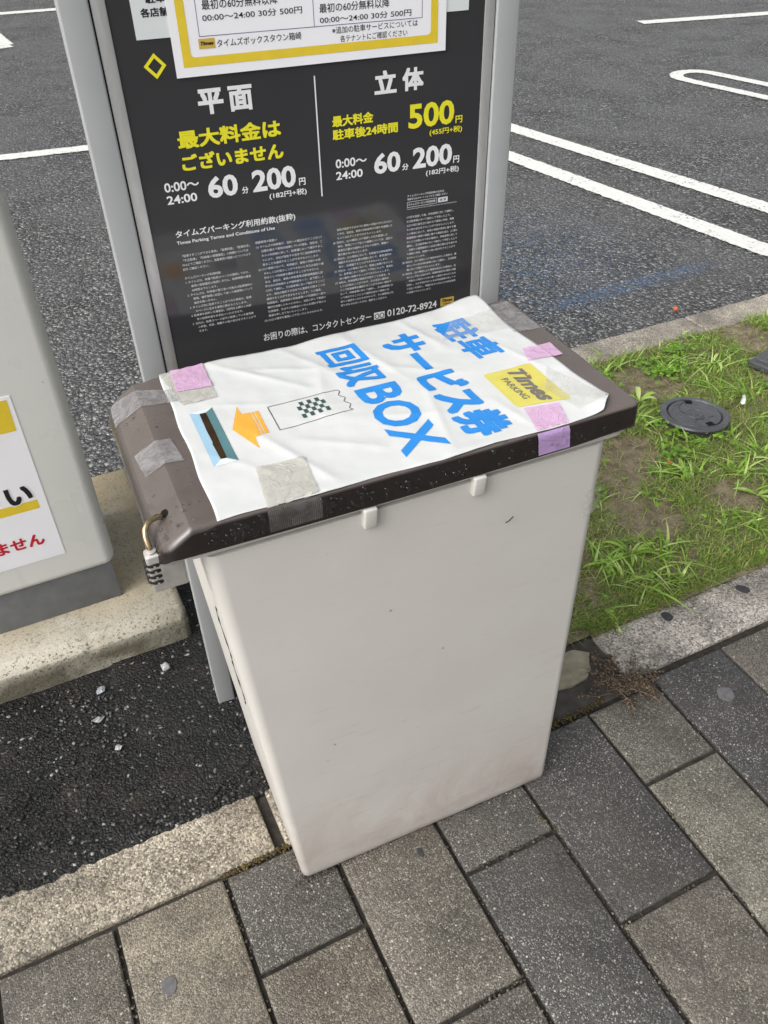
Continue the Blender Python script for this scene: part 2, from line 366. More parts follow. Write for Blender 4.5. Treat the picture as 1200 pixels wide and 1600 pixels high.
M['clover'] = m_leaf('clover_leaves', (.11, .25, .018), (.18, .37, .03), (.28, .46, .06), .4)
M['dry'] = m_leaf('dry_weed', (.055, .040, .030), (.12, .088, .062), (.27, .19, .125), .75, .05)
M['moss'] = m_leaf('moss', (.035, .026, .010), (.075, .050, .014), (.13, .10, .02), .8, .05)
M['rust_leaf'] = plain('rust_leaf', (.52, .15, .05), .5, var=.3, scale=90)
k = NT('water'); k.set(Base_Color=(1, 1, 1), Roughness=.06, IOR=1.33, Transmission_Weight=1.0); M['water'] = k.m

# ================================================================ SETTING
# ground to the horizon
obj('ground', [(-600, -600, -.06), (600, -600, -.06), (600, 900, -.06), (-600, 900, -.06)], [(0, 1, 2, 3)], M['patch'], kind='structure')
def sheet_poly(name, pts, z, mat):
    return obj(name, [(x, y, z) for x, y in pts], [tuple(range(len(pts)))], mat, kind='structure')
sheet_poly('parking_lot', [(-40, .96), (40, .96), (40, 80), (-40, 80)], -.004, M['lot'])

# pavement: bed of joint sand and bevelled paver slabs
sheet_poly('pavement_bed', [(-30, -30), (30, -30), (30, .96), (-30, .96)], -.009, M['joint'])
xs = [-.161, .038, .2355, .436, .632, .849, 1.032]
while xs[0] > -2.2: xs.insert(0, xs[0] - .199)
while xs[-1] < 4.2: xs.append(xs[-1] + .199)
tones = {}
def tone_for(ci, ri):
    t = random.random()
    a, b = (.235, .205, .162), (.10, .094, .086)
    f = min(1, max(0, random.gauss(.55, .28)))
    return tuple(a[i] * (1 - f) + b[i] * f for i in range(3))
DARK, TAN, MID = (.097, .090, .083), (.275, .238, .182), (.185, .161, .126)
i0 = xs.index(-.161)
special = {(i0, 0): TAN, (i0 + 1, 1): (.125, .115, .1), (i0 + 1, 0): MID, (i0 + 2, 0): (.19, .17, .14), (i0 + 2, 1): MID, (i0 + 3, 1): (.12, .11, .10), (i0 + 3, 0): (.10, .098, .092),
           (i0 + 4, 0): (.095, .091, .087), (i0 + 4, 1): (.090, .087, .084), (i0 + 5, 1): (.15, .142, .118), (i0 + 5, 0): (.21, .195, .158), (i0 + 6, 0): (.082, .080, .080), (i0 + 6, -1): (.10, .1, .1)}
V, F, T = [], [], []
g = .0042
for ci in range(len(xs) - 1):
    x0, x1 = xs[ci], xs[ci + 1]; top = .812 if x0 < .9 else .826
    cut = .6185 if (ci - i0) % 2 == 1 else .421
    cuts = [top] + [cut - .3995 * q for q in range(0, 8)]
    for ri in range(len(cuts) - 1):
        y1, y0 = cuts[ri], cuts[ri + 1]
        key = (ci, 1 if (ri == 0 and cut > .5) else (0 if ri <= (1 if cut > .5 else 0) else -ri))
        t = special.get(key) or tone_for(ci, ri)
        dz = random.uniform(-.0012, .0012); tl = [random.uniform(-.0008, .0008) for _ in range(4)]
        gg = g + random.uniform(-.0008, .0008)
        n = len(V); per = []
        for (ax, ay, bx, by) in ((x0 + gg, y0 + gg, x1 - gg, y0 + gg), (x1 - gg, y0 + gg, x1 - gg, y1 - gg), (x1 - gg, y1 - gg, x0 + gg, y1 - gg), (x0 + gg, y1 - gg, x0 + gg, y0 + gg)):
            m = max(3, int(math.hypot(bx - ax, by - ay) / .018))
            for q in range(m): per.append((ax + (bx - ax) * q / m, ay + (by - ay) * q / m))
        cx, cy = (x0 + x1) / 2, (y0 + y1) / 2
        rings = [(0, -.012), (0, -.0032), (.0012, -.0008), (.0042, 0)]
        for ins, z in rings:
            for (px, py) in per:
                j = noise.noise(Vector((px * 70, py * 70, 3))) * .0011 + max(0, noise.noise(Vector((px * 22, py * 22, 9))) - .28) * .006 * (ins > 0)
                sx = 1 - (ins + j) / (abs(x1 - x0) / 2); sy = 1 - (ins + j) / (abs(y1 - y0) / 2)
                zz = z + dz
                V.append((cx + (px - cx) * sx, cy + (py - cy) * sy, zz))
        L = len(per)
        for r in range(3):
            for q in range(L): F.append((n + r * L + q, n + r * L + (q + 1) % L, n + (r + 1) * L + (q + 1) % L, n + (r + 1) * L + q))
        F.append(tuple(n + 3 * L + q for q in range(L)))
        T += [t] * (4 * L)
pv = obj('pavement', V, F, M['paver'], kind='structure')
at = pv.data.color_attributes.new('tone', 'FLOAT_COLOR', 'POINT')
for i, t in enumerate(T): at.data[i].color = (*t, 1)
pv.data.shade_smooth(); pv.data.set_sharp_from_angle(angle=math.radians(50))

def kerb(name, x0, x1, y0, y1, z0, z1, mat, bev=.006):
    bm = bmesh.new(); bm_box(bm, (x0, y0, z0), (x1, y1, z1), bev, 3)
    es = [e for e in bm.edges if e.calc_length() > .1]
    bmesh.ops.subdivide_edges(bm, edges=es, cuts=24, use_grid_fill=True)
    for v in bm.verts:
        n_ = noise.noise(v.co * 26) * .0016 + noise.noise(v.co * 90) * .0007
        v.co.y += n_; v.co.z += n_ * .5 * (v.co.z > -.02)
    o = bobj(name, bm, mat, kind='structure'); return autosmooth(o, 50)
kerb('kerb', -1.05, .141, .817, .957, -.08, .003, M['kerb'], .005)
kerb('kerb', -2.3, -1.06, .817, .957, -.08, .002, M['kerb'], .005)
kerb('kerb', .162, .50, .815, .957, -.08, .001, M['kerb'], .005)
M['kerb_pale'] = m_stone('kerb_stone_pale', False, (.60, .55, .49), (.42, .385, .34), (.72, .68, .61), 250, .78, .0022)
kerb('kerb', .985, 2.10, .842, .982, -.08, .004, M['kerb_pale'], .006)
kerb('kerb', 2.11, 3.3, .842, .982, -.08, .003, M['kerb'], .006)
for a, b in ((1.0, 2.272), (2.279, 3.5), (3.507, 4.8)):
    kerb('kerb_edging', a, b, 2.005, 2.135, -.1, .012, M['kerb_far'], .007)
# dirty mortar bed between the two kerbs
V, F = [], []; nx, ny = 60, 20
for j in range(ny + 1):
    for i in range(nx + 1):
        x = .49 + .50 * i / nx; y = .818 + .17 * j / ny
        V.append((x, y, -.003 + noise.noise(Vector((x * 30, y * 30, 0))) * .003))
for j in range(ny):
    for i in range(nx): a = j * (nx + 1) + i; F.append((a, a + 1, a + nx + 2, a + nx + 1))
obj('mortar_bed', V, F, M['mortar'], kind='structure', smooth=True)
pts = [(.842, .975), (.925, .968), (.952, .945), (.935, .918), (.93, .905), (.905, .889), (.86, .883), (.82, .89), (.80, .94)]
V = [(x + noise.noise(Vector((x * 40, y * 40, 5))) * .006, y, .003) for x, y in pts] + [(x, y, -.01) for x, y in pts]
F = [tuple(range(len(pts)))] + [(i, (i + 1) % len(pts), (i + 1) % len(pts) + len(pts), i + len(pts)) for i in range(len(pts))]
obj('mortar_patch', V, F, M['mortar_pale'], kind='structure')

# asphalt strip in front of the island, with a crumbly edge over the kerb
V, F = [], []; x0, x1, y0, y1 = -1.2, .70, .938, 1.62; nx, ny = 380, 130
for j in range(ny + 1):
    for i in range(nx + 1):
        x = x0 + (x1 - x0) * i / nx; e = y0 + noise.noise(Vector((x * 14, 1, 2))) * .008 + noise.noise(Vector((x * 55, 4, 2))) * .006
        y = e + (y1 - e) * j / ny
        sm = 1 if ((x - .15) ** 2 / .22 ** 2 + (y - 1.32) ** 2 / .20 ** 2) < 1 + noise.noise(Vector((x * 9, y * 9, 0))) * .25 else 0   # newer, smoother patch round the post
        amp = .0010 if sm else .0034
        c, _ = noise.voronoi(Vector((x * 85, y * 85, 0)))[:2]
        c2, _ = noise.voronoi(Vector((x * 170 + 5, y * 170, 2)))[:2]; amp *= max(.15, .6 + 1.2 * noise.noise(Vector((x * 19, y * 19, 6))))
        h = .008 + ((.45 - c[0]) * 1.0 + (.45 - c2[0]) * .8) * amp + noise.noise(Vector((x * 6, y * 6, 1))) * .003 - .002 * (1 - sm) + .003 * sm
        h *= min(1, .25 + (y - e) / .012)
        V.append((x, y, h if j else -.006))
for j in range(ny):
    for i in range(nx): a = j * (nx + 1) + i; F.append((a, a + 1, a + nx + 2, a + nx + 1))
obj('asphalt_strip', V, F, M['patch'], kind='structure', smooth=True)

# painted lines on the lot
def ribbon(pts, w, z=.0, step=.012):
    V, F = [], []; P = [Vector((*p, 0)) for p in pts]; D = []
    for a, b in zip(P[:-1], P[1:]):
        m = max(1, int((b - a).length / step))
        D += [a + (b - a) * q / m for q in range(m)]
    D.append(P[-1])
    for i, p in enumerate(D):
        t = (D[min(i + 1, len(D) - 1)] - D[max(i - 1, 0)]).normalized(); nrm = Vector((-t.y, t.x, 0))
        for s in (-1, 1):
            j = (noise.noise(Vector((p.x * 37 + s * 9, p.y * 37, 0))) * .007 + noise.noise(Vector((p.x * 140 + s * 9, p.y * 140, 3))) * .005)
            V.append(p + nrm * s * (w / 2 + j) + Vector((0, 0, z)))
    for i in range(len(D) - 1): F.append((2 * i, 2 * i + 2, 2 * i + 3, 2 * i + 1))
    return V, F
def line(parts):
    v, f = join([ribbon(*q) for q in parts]); return obj('parking_line', v, f, M['line'], kind='structure')
def arc(c, r, a0, a1, n=14): return [(c[0] + r * math.cos(math.radians(a0 + (a1 - a0) * i / n)), c[1] + r * math.sin(math.radians(a0 + (a1 - a0) * i / n))) for i in range(n + 1)]
line([([(2.60, 5.25), (2.795, 4.14), (3.048, 2.47), (3.20, 1.45 + .75)], .125)])
line([([(3.00, 5.25), (3.113, 4.62), (3.44, 2.86), (3.56, 2.2)], .125)])
line([([(5.68, 2.2), (5.262, 4.655), (5.18, 5.10)] + arc((5.02, 5.10), .155, 0, 180)[1:] + [(4.875, 5.0), (4.99, 4.39), (5.38, 2.2)], .10)])
line([([(-6, 6.35), (0.17, 5.605), (.634, 5.55), (1.3, 5.47)], .115)])
line([([(6.02, 6.985), (7.34, 6.715), (10, 6.15)], .16)])
line([([(-6, 11.5), (.745, 10.92), (1.26, 10.87), (3.0, 10.7)], .17)])
line([([(.42, 11.6), (.60, 9.12)], .13), ([(.64, 9.06), (.30, 8.98), (-.5, 9.02)], .13)])
line([([(4.0, 7.73), (4.33, 7.62)], .09)])

# planting strip soil with hummocks
V, F = [], []; x0, x1, y0, y1 = .985, 4.6, .975, 2.01; nx, ny = 180, 60
def soil_z(x, y):
    return .006 + .012 * noise.noise(Vector((x * 4, y * 4, 0))) + .005 * noise.noise(Vector((x * 17, y * 17, 3)))
for j in range(ny + 1):
    for i in range(nx + 1):
        x = x0 + (x1 - x0) * i / nx; y = y0 + (y1 - y0) * j / ny; V.append((x, y, min(soil_z(x, y), .010 if y < 1.0 else 1)))
for j in range(ny):
    for i in range(nx): a = j * (nx + 1) + i; F.append((a, a + 1, a + nx + 2, a + nx + 1))
obj('soil', V, F, M['soil'], kind='structure', smooth=True)
sheet_poly('verge_fill', [(.50, 1.62), (.70, 1.62), (.70, 2.01), (.99, 2.01), (.99, 2.14), (.50, 2.14)], .0015, M['lot'])
V, F = [], []
for j in range(31):
    for i in range(15):
        x = .695 + .295 * i / 14; y = .985 + 1.03 * j / 30; V.append((x, y, .004 + .006 * noise.noise(Vector((x * 14, y * 14, 3)))))
for j in range(30):
    for i in range(14): a = j * 15 + i; F.append((a, a + 1, a + 16, a + 15))
obj('soil', V, F, M['soil'], kind='structure', smooth=True)
# concrete island under the cabinet
V, F = [], []
prof = [(1.400, -.05)] + [(1.401, .002 + .070 * q / 10) for q in range(11)] + [(1.402, .0735)] + [(1.402 + .028 * q / 8, .0745 + .0145 * q / 8) for q in range(9)] + [(1.433 + .592 * (q / 44) ** 1.0, .0912) for q in range(45)] + [(2.035, .086), (2.037, -.05)]
N_ = 260
for i in range(N_ + 1):
    x = -1.3 + (.147 + 1.3) * (1 - (1 - i / N_) ** 1.6); end = max(0, (x - .133) / .014); e = end * end
    chip = max(0, noise.noise(Vector((x * 21, 3, 1))) - .22)
    for (y, z) in prof:
        yy = y + (.008 * e if y < 1.6 else -.008 * e)
        r1 = noise.noise(Vector((x * 30, y * 30, z * 60))) * .0012 + noise.noise(Vector((x * 110, y * 110, z * 110))) * .0009
        edge = math.exp(-((y - 1.403) / .008) ** 2) * (z > .06) + math.exp(-((y - 1.431) / .008) ** 2)
        zz = z + (r1 * .7 - edge * chip * .011 - .0055 * e * (z > .07) if z > .03 else 0)
        V.append((x + noise.noise(Vector((y * 25, z * 60, 7))) * .004 * (end > 0), yy + (r1 + edge * chip * .006 if y < 1.6 else 0), zz))
P_ = len(prof)
for i in range(N_):
    for j in range(P_ - 1): F.append((i * P_ + j, (i + 1) * P_ + j, (i + 1) * P_ + j + 1, i * P_ + j + 1))
F.append(tuple(range(N_ * P_, (N_ + 1) * P_)))
isl = obj('concrete_island', V, F, M['concrete'], kind='structure'); autosmooth(isl, 35)

# ================================================================ COLLECTION BIN
YB = math.radians(-2.0273); U0, V0 = .395, .92
B = empty('collection_bin', (math.cos(YB) * U0 - math.sin(YB) * V0, math.sin(YB) * U0 + math.cos(YB) * V0, 0), YB)
tag(B, 'tall off-white plastic collection bin with dark brown lid and taped white notice on top', 'bin')
def off(V): return [(p[0] - U0, p[1] - V0, p[2]) for p in V]
def rrect(u0, u1, v0, v1, r, n=8, m=14):
    P = []
    for (cx, cy, a) in ((u1 - r, v0 + r, -90), (u1 - r, v1 - r, 0), (u0 + r, v1 - r, 90), (u0 + r, v0 + r, 180)):
        for i in range(n + 1): t = math.radians(a + 90 * i / n); P.append((cx + r * math.cos(t), cy + r * math.sin(t)))
    return P
def loft(rings, cap0=True, cap1=True):
    V, F = [], []; L = len(rings[0])
    for r in rings: V += r
    for i in range(len(rings) - 1):
        for q in range(L): F.append((i * L + q, i * L + (q + 1) % L, (i + 1) * L + (q + 1) % L, (i + 1) * L + q))
    if cap0: F.append(tuple(range(L))[::-1])
    if cap1: F.append(tuple(range((len(rings) - 1) * L, len(rings) * L)))
    return V, F
rings = []
for z, ins in ((.002, .009), (.0035, .003), (.007, .0008), (.012, 0)) + tuple((.012 + .802 * q / 14, 0) for q in range(1, 15)):
    t = z / .82
    bow = .0035 * math.sin(PI * min(1, t))     # the long front wall bulges a little
    P = rrect(.1415 + (.084 - .1415) * t + ins, .652 + (.660 - .652) * t - ins, .744 + .004 * t + ins, 1.062 + .03 * t - ins, .013 + .007 * t)
    rings.append([(u, v, z) for u, v in P])
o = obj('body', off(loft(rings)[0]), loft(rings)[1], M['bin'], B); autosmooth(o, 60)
rings = [[(u, v, z) for u, v in rrect(.050 - e, .694 + e, .7462 - e, 1.096 + e, .03)] for z, e in ((.8222, -.004), (.8215, 0), (.829, .002))]
o = obj('rim', off(loft(rings)[0]), loft(rings)[1], M['bin'], B); autosmooth(o, 40)
for ua in (.2865, .4415):
    bm = bmesh.new(); bm_box(bm, (ua - U0, .7365 - V0, .793), (ua + .0185 - U0, .752 - V0, .826), .0028, 3)
    for v in bm.verts:
        if v.co.z < .805 and v.co.y < .745 - V0: v.co.y += .003
    autosmooth(bobj('hook', bm, M['bin'], B), 40)
# lid -------------------------------------------------------------
LU0, LU1, LV0, LV1, LZ = .033, .699, .7415, 1.1015, .8665
def lid_base(u):
    z = LZ - .0015 * math.cos((u - .37) / .33 * PI / 2) * 2 + .003
    if u < .078: z -= (.078 - u) * .66
    return z
def lid_r(u, v): return 0
def cdist(u, v):
    r = .026 if u < .3 else .014
    du, dv = min(u - LU0, LU1 - u), min(v - LV0, LV1 - v)
    if du < r and dv < r: return r - math.hypot(r - du, r - dv)
    return min(du, dv)
def lid_top(u, v):
    d = cdist(u, v); z = lid_base(u)
    e = .0065 if u > .10 else .013
    if d < e: q = 1 - max(0, d) / e; z -= e * (1 - math.sqrt(max(0, 1 - q * q)))
    return z
us = [0, .0007, .002, .004, .0065, .010, .016, .022, .029, .036, .042, .0445, .0475, .052, .06] + [.06 + (LU1 - LU0 - .075) * q / 40 for q in range(1, 41)]
us += [LU1 - LU0 - x for x in (.011, .008, .0055, .0035, .002, .0008, 0)]
vs = [0, .0005, .0015, .003, .0045, .0065, .010, .014, .02, .03]; wv_ = LV1 - LV0
vs = vs + [.03 + (wv_ - .06) * q / 22 for q in range(1, 22)] + [wv_ - x for x in reversed(vs)]
V, F = [], []
for a in us:
    u = LU0 + a; r = .026 if u < .3 else .014
    du = min(a, LU1 - LU0 - a); ins = r - math.sqrt(max(0, r * r - (r - du) ** 2)) if du < r else 0
    for b in vs:
        v = LV0 + ins + (wv_ - 2 * ins) * b / wv_
        V.append((u, v, lid_top(u, v)))
nv = len(vs); nu = len(us)
for i in range(nu - 1):
    for j in range(nv - 1): a = i * nv + j; F.append((a, a + nv, a + nv + 1, a + 1))
loop = [i * nv for i in range(nu)] + [(nu - 1) * nv + j for j in range(1, nv)] + [i * nv + nv - 1 for i in range(nu - 2, -1, -1)] + [j for j in range(nv - 2, 0, -1)]
k0 = len(V); L = len(loop)
def skirt_z(u): return .8285 + .004 * ((u - .37) / .33) ** 2 + (.006 if u > .6 else 0) * (u - .6) * 8
for i in loop: x, y, z = V[i]; sgn = (y < V0); V.append((x + (.0005), y - (.0012 if sgn else -.001), min(z - .004, .834)))
for i in loop: x, y, z = V[i]; sgn = (y < V0); V.append((x, y - (.0015 if sgn else -.001), min(z - .006, skirt_z(x))))
for i in loop: x, y, z = V[i]; sgn = (y < V0); V.append((x + (.004 if x < .4 else -.004), y + (.003 if sgn else -.003), min(z - .006, skirt_z(x))))
for q in range(L):
    a, b = loop[q], loop[(q + 1) % L]; c, d = k0 + q, k0 + (q + 1) % L
    F.append((a, c, d, b)); F.append((c, c + L, d + L, d)); F.append((c + L, c + 2 * L, d + 2 * L, d + L))
bm = bmesh.new(); vv = [bm.verts.new(p) for p in off(V)]
for f in F:
    try: bm.faces.new([vv[i] for i in f])
    except ValueError: pass
bmesh.ops.remove_doubles(bm, verts=bm.verts, dist=1e-6)
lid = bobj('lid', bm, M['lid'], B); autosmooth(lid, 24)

# notice sheet on the lid ------------------------------------------
def seg_ridge(u, v, a, b, w, h):
    ax, ay = a; bx, by = b; dx, dy = bx - ax, by - ay; L2 = dx * dx + dy * dy
    t = max(0, min(1, ((u - ax) * dx + (v - ay) * dy) / L2)); d = math.hypot(u - ax - t * dx, v - ay - t * dy)
    return h * math.exp(-abs(d / w) ** 1.25) * (1 - .5 * abs(2 * t - 1))
RIDGES = [((.19, 1.10), (.30, .98), .010, .0040), ((.24, 1.06), (.33, 1.02), .009, .0032), ((.30, 1.10), (.36, .98), .012, .0030), ((.16, .99), (.24, .96), .008, .0020),
          ((.20, .90), (.26, .76), .010, .0035), ((.25, .86), (.34, .80), .010, .0025), ((.34, 1.04), (.30, .90), .014, .0022), ((.40, 1.09), (.44, .94), .012, .0028),
          ((.43, .98), (.52, .92), .009, .0022), ((.45, .90), (.42, .76), .012, .0030), ((.52, .84), (.54, .75), .012, .0026), ((.36, .87), (.44, .84), .008, .0018),
          ((.50, 1.10), (.53, 1.0), .012, .0030), ((.60, .98), (.63, .88), .010, .0026), ((.28, .92), (.40, .92), .006, .0015), ((.13, .88), (.20, .80), .012, .0020)]
def sheet_z(u, v):
    h = .0020 + .0010 * noise.noise(Vector((u * 16, v * 16, 0))) + .0006 * noise.noise(Vector((u * 45, v * 45, 4)))
    for a, b, w, hh in RIDGES: h += .68 * seg_ridge(u, v, a, b, w * .65, hh)
    dr = math.hypot(u - .645, v - 1.112); h += .010 * math.exp(-(dr / .055) ** 2)                     # lifted rear corner
    df = math.hypot(u - .655, v - .758); h += .007 * math.exp(-(df / .022) ** 2)                       # curled front corner
    h += .0022 * max(0, math.sin(u * 38)) * math.exp(-((v - 1.105) / .02) ** 2) + .0018 * max(0, math.sin(u * 29 + 1)) * math.exp(-((v - .748) / .012) ** 2)
    return lid_base(max(u, .078)) - .0008 + max(.0013, h)
def sheet_uv(s, t):
    bl, br, tr, tl = (.1085, .7445), (.668, .7445), (.646, 1.114), (.117, 1.102)
    u = (bl[0] * (1 - s) + br[0] * s) * (1 - t) + (tl[0] * (1 - s) + tr[0] * s) * t
    v = (bl[1] * (1 - s) + br[1] * s) * (1 - t) + (tl[1] * (1 - s) + tr[1] * s) * t
    v += .0016 * math.sin(s * 21) * (1 - t) ** 8 - .0025 * math.sin(s * 17 + 1) * t ** 8
    u += .0012 * math.sin(t * 19) * (1 - s) ** 8 + .0015 * math.sin(t * 15) * s ** 8
    q = (u - .640) * .028 + (.7745 - v) * .030
    if u > .63 and v < .78:         # the clipped corner
        n_ = Vector((.028, -.028)).normalized(); d = (u - .638) * n_.x + (v - .7465) * n_.y
        if d > 0: u -= d * n_.x; v -= d * n_.y
    return u, v
nu, nv = 150, 96; V, F = [], []
for i in range(nu + 1):
    for j in range(nv + 1):
        u, v = sheet_uv(i / nu, j / nv); V.append((u, v, sheet_z(u, v)))
for i in range(nu):
    for j in range(nv): a = i * (nv + 1) + j; F.append((a, a + nv + 1, a + nv + 2, a + 1))
k0 = len(V); lp = [i * (nv + 1) for i in range(nu + 1)] + [nu * (nv + 1) + j for j in range(1, nv + 1)] + [i * (nv + 1) + nv for i in range(nu - 1, -1, -1)] + [j for j in range(nv - 1, 0, -1)]
for i in lp: x, y, z = V[i]; V.append((x, y, z - .0007))
for q in range(len(lp)): F.append((lp[q], k0 + q, k0 + (q + 1) % len(lp), lp[(q + 1) % len(lp)]))
SH = obj('notice_sheet', off(V), F, M['sheet'], B, smooth=True)
def in_sheet(u, v): return .109 + (v - .745) * .024 < u < .668 - (v - .745) * .06 and .744 < v < 1.103 + (u - .117) * .022 and not (u > .63 and (u - .638) - (v - .7465) > 0)
def surf(u, v):
    return max(lid_top(u, v), sheet_z(u, v) if in_sheet(u, v) else -1)
def drape_print(name, V2, F2, mat, lift=.0005, step=.007, st=None):
    bm = bmesh.new(); vv = [bm.verts.new((x, y, st[i] if st else 0)) for i, (x, y) in enumerate(V2)]
    for f in F2:
        try: bm.faces.new([vv[i] for i in f])
        except ValueError: pass
    u0 = min(v[0] for v in V2); u1 = max(v[0] for v in V2); w0 = min(v[1] for v in V2); w1 = max(v[1] for v in V2)
    for ax, lo, hi in ((0, u0, u1), (1, w0, w1)):
        for q in range(1, int((hi - lo) / step) + 1):
            p = [0, 0, 0]; n_ = [0, 0, 0]; p[ax] = lo + q * step; n_[ax] = 1
            bmesh.ops.bisect_plane(bm, geom=bm.verts[:] + bm.edges[:] + bm.faces[:], dist=1e-6, plane_co=p, plane_no=n_)
    for v in bm.verts: v.co.z = sheet_z(v.co.x, v.co.y) + lift + v.co.z; v.co.x -= U0; v.co.y -= V0
    for f in bm.faces:
        if f.normal.z < 0: f.normal_flip()
    bm.normal_update()
    me = bpy.data.meshes.new(name); bm.to_mesh(me); bm.free()
    return link(name, me, mat, SH)
def sheet_text(s, p0, p1, up, h, mat, bold=.02, shear=0, sp=1, name='lettering'):
    ex = (p1[0] - p0[0], p1[1] - p0[1])
    v, f = fit(weight(s, bold, shear, sp), p0, ex, (up[0] * h, up[1] * h)); return drape_print(name, v, f, mat, st=stagger(len(v), s, bold, 4e-5))
UP = (1, -.02)
K_BOLD[0] = 1.0
sheet_text('駐車', (.538, 1.0690), (.5490, .9430), UP, .0590, M['blue'], .030)
sheet_text('サービス券', (.4420, 1.0640), (.4485, .7640), UP, .0690, M['blue'], .046)
sheet_text('回収', (.3455, 1.0680), (.3530, .9520), UP, .0650, M['blue'], .032)
sheet_text('BOX', (.3565, .9420), (.3560, .7660), UP, .0645, M['blue'], .030)
K_BOLD[0] = .8
def rpoly(c, r=.006, n=5):
    P = []
    for i in range(len(c)):
        a, b, d = Vector(c[i - 1]), Vector(c[i]), Vector(c[(i + 1) % len(c)])
        p, q = b + (a - b).normalized() * r, b + (d - b).normalized() * r
        for t in range(n + 1): t /= n; P.append(tuple(p * (1 - t) ** 2 + b * 2 * t * (1 - t) + q * t * t))
    return P, [tuple(range(len(P)))]
drape_print('logo_patch', *rpoly([(.5400, .8995), (.5405, .8055), (.6185, .7915), (.6175, .8990)], .006), M['logo_yellow'], .0005)
sheet_text('Times', (.5735, .8930), (.5765, .8010), (1, -.02), .0255, M['logo_grey'], .045, .30).location.z = .0005
sheet_text('PARKING', (.5560, .8775), (.5590, .8180), UP, .0105, M['logo_grey'], .018).location.z = .0005
drape_print('logo_dot', [(.596, .8735), (.596, .8695), (.6005, .8705), (.6005, .8745)], [(0, 1, 2, 3)], M['orange'], .0016)
sheet_poly_ = lambda pts, mat, lift=.0005, name='print': drape_print(name, pts, [tuple(range(len(pts)))], mat, lift)
sheet_poly_([(.1330, .9800), (.1452, .9742), (.1437, .8592), (.1322, .8473)], M['lblue'], name='slot_print')
sheet_poly_([(.1651, .9831), (.1640, .8475), (.1520, .8592), (.1542, .9742)], M['teal'], name='slot_print')
sheet_poly_([(.1330, .9800), (.1651, .9831), (.1542, .9742), (.1452, .9742)], M['pale'], name='slot_print')
sheet_poly_([(.1322, .8473), (.1437, .8592), (.1520, .8592), (.1640, .8475)], M['pale'], name='slot_print')
sheet_poly_([(.1455, .9740), (.1541, .9740), (.1536, .92), (.1520, .8595), (.1442, .8598), (.1432, .897), (.1446, .9), (.1440, .93)], M['slot'], .0008, name='slot_opening')
sheet_poly_([(.1755, .9180), (.1965, .9711), (.1972, .9500), (.2095, .9503), (.2065, .8890), (.1975, .8880), (.1958, .8626)], M['orange'], name='arrow_print')
sheet_poly_([(.2110, .9502), (.2138, .9502), (.2108, .8898), (.2080, .8894)], M['orange'], name='arrow_print')
sheet_poly_([(.2153, .9502), (.2206, .9501), (.2178, .8912), (.2123, .8901)], M['orange'], name='arrow_print')
def stroke(pts, w): return ribbon(pts, w, 0, .004)
def draw_strokes(name, parts, mat):
    V, F = join([ribbon2(p, w) for p, w in parts]); return drape_print(name, V, F, mat, .0005)
def ribbon2(pts, w):
    V, F = [], []; P = [Vector(p) for p in pts]
    for i, p in enumerate(P):
        t = (P[min(i + 1, len(P) - 1)] - P[max(i - 1, 0)]).normalized(); n_ = Vector((-t.y, t.x))
        V += [tuple(p - n_ * w / 2), tuple(p + n_ * w / 2)]
    for i in range(len(P) - 1): F.append((2 * i, 2 * i + 2, 2 * i + 3, 2 * i + 1))
    return V, F
wave = [(.3362 + .0025 * q / 20 + .0028 * math.sin(q * .95), .954 - .0566 * q / 20) for q in range(21)]
draw_strokes('ticket_print', [([(.2325, .8911), (.2348, .9528)], .0014), ([(.2348, .9528), (.3362, .954)], .0011), (wave, .0013), ([(.2325, .8911), (.3383, .8974)], .0011)], M['grey_ink'])
V, F = [], []
for a in range(4):          # ticket mark: a plain checker pattern
    for b in range(7):
        if (a + b) % 2: continue
        u = .2705 + .0408 * b / 7; v = .9055 + .0395 * a / 4 + .003 * b / 7; k_ = len(V)
        V += [(u, v), (u + .0058, v), (u + .0058, v + .0098), (u, v + .0098)]; F.append((k_, k_ + 1, k_ + 2, k_ + 3))
drape_print('ticket_mark', V, F, plain('ink_dark_teal', (.045, .085, .08), .42))

def tape(name, quad, mat, lift=.0010, n=34, label=None, fray=.0012):
    V, F = [], []; q = [Vector(p) for p in quad]
    for i in range(n + 1):
        for j in range(n + 1):
            s, t = i / n, j / n; p = (q[0] * (1 - s) + q[1] * s) * (1 - t) + (q[3] * (1 - s) + q[2] * s) * t
            if i in (0, n) or j in (0, n): p = p + Vector((noise.noise(Vector((p.x * 90, p.y * 90, 1))), noise.noise(Vector((p.x * 90, p.y * 90, 8))))) * fray
            V.append((p.x, p.y, surf(p.x, p.y) + lift + .0006 + .0007 * abs(noise.noise(Vector((p.x * 60, p.y * 60, 2))))))
    for i in range(n):
        for j in range(n): a = i * (n + 1) + j; F.append((a, a + n + 1, a + n + 2, a + 1))
    o = obj(name, off(V), F, mat, B, smooth=True)
    if label: o['label'] = label
    return o
def skirt_tape(name, ua, ub, za, zb, mat, du=0.0, label=None):
    V, F = [], []; n = 10
    for i in range(n + 1):
        for j in range(n + 1):
            s, t = i / n, j / n; z = za + (zb - za) * t; u = ua + (ub - ua) * s + du * t + (noise.noise(Vector((s * 7, t * 7, 1))) * .001 if i in (0, n) or j == n else 0)
            r = .0065; drop = LZ - z
            v = LV0 - .0024 + (.0030 * (1 - drop / .0065) ** 2 if drop < .0065 else 0)
            V.append((u, v, z))
    for i in range(n):
        for j in range(n): a = i * (n + 1) + j; F.append((a, a + n + 1, a + n + 2, a + 1))
    o = obj(name, off(V), F, mat, B, smooth=True)
    if label: o['label'] = label
tape('tape', [(.129, 1.004), (.179, 1.0056), (.1815, 1.100), (.117, 1.100)], M['tape_cream'], .0010, label='cream tape over the sheet corner')
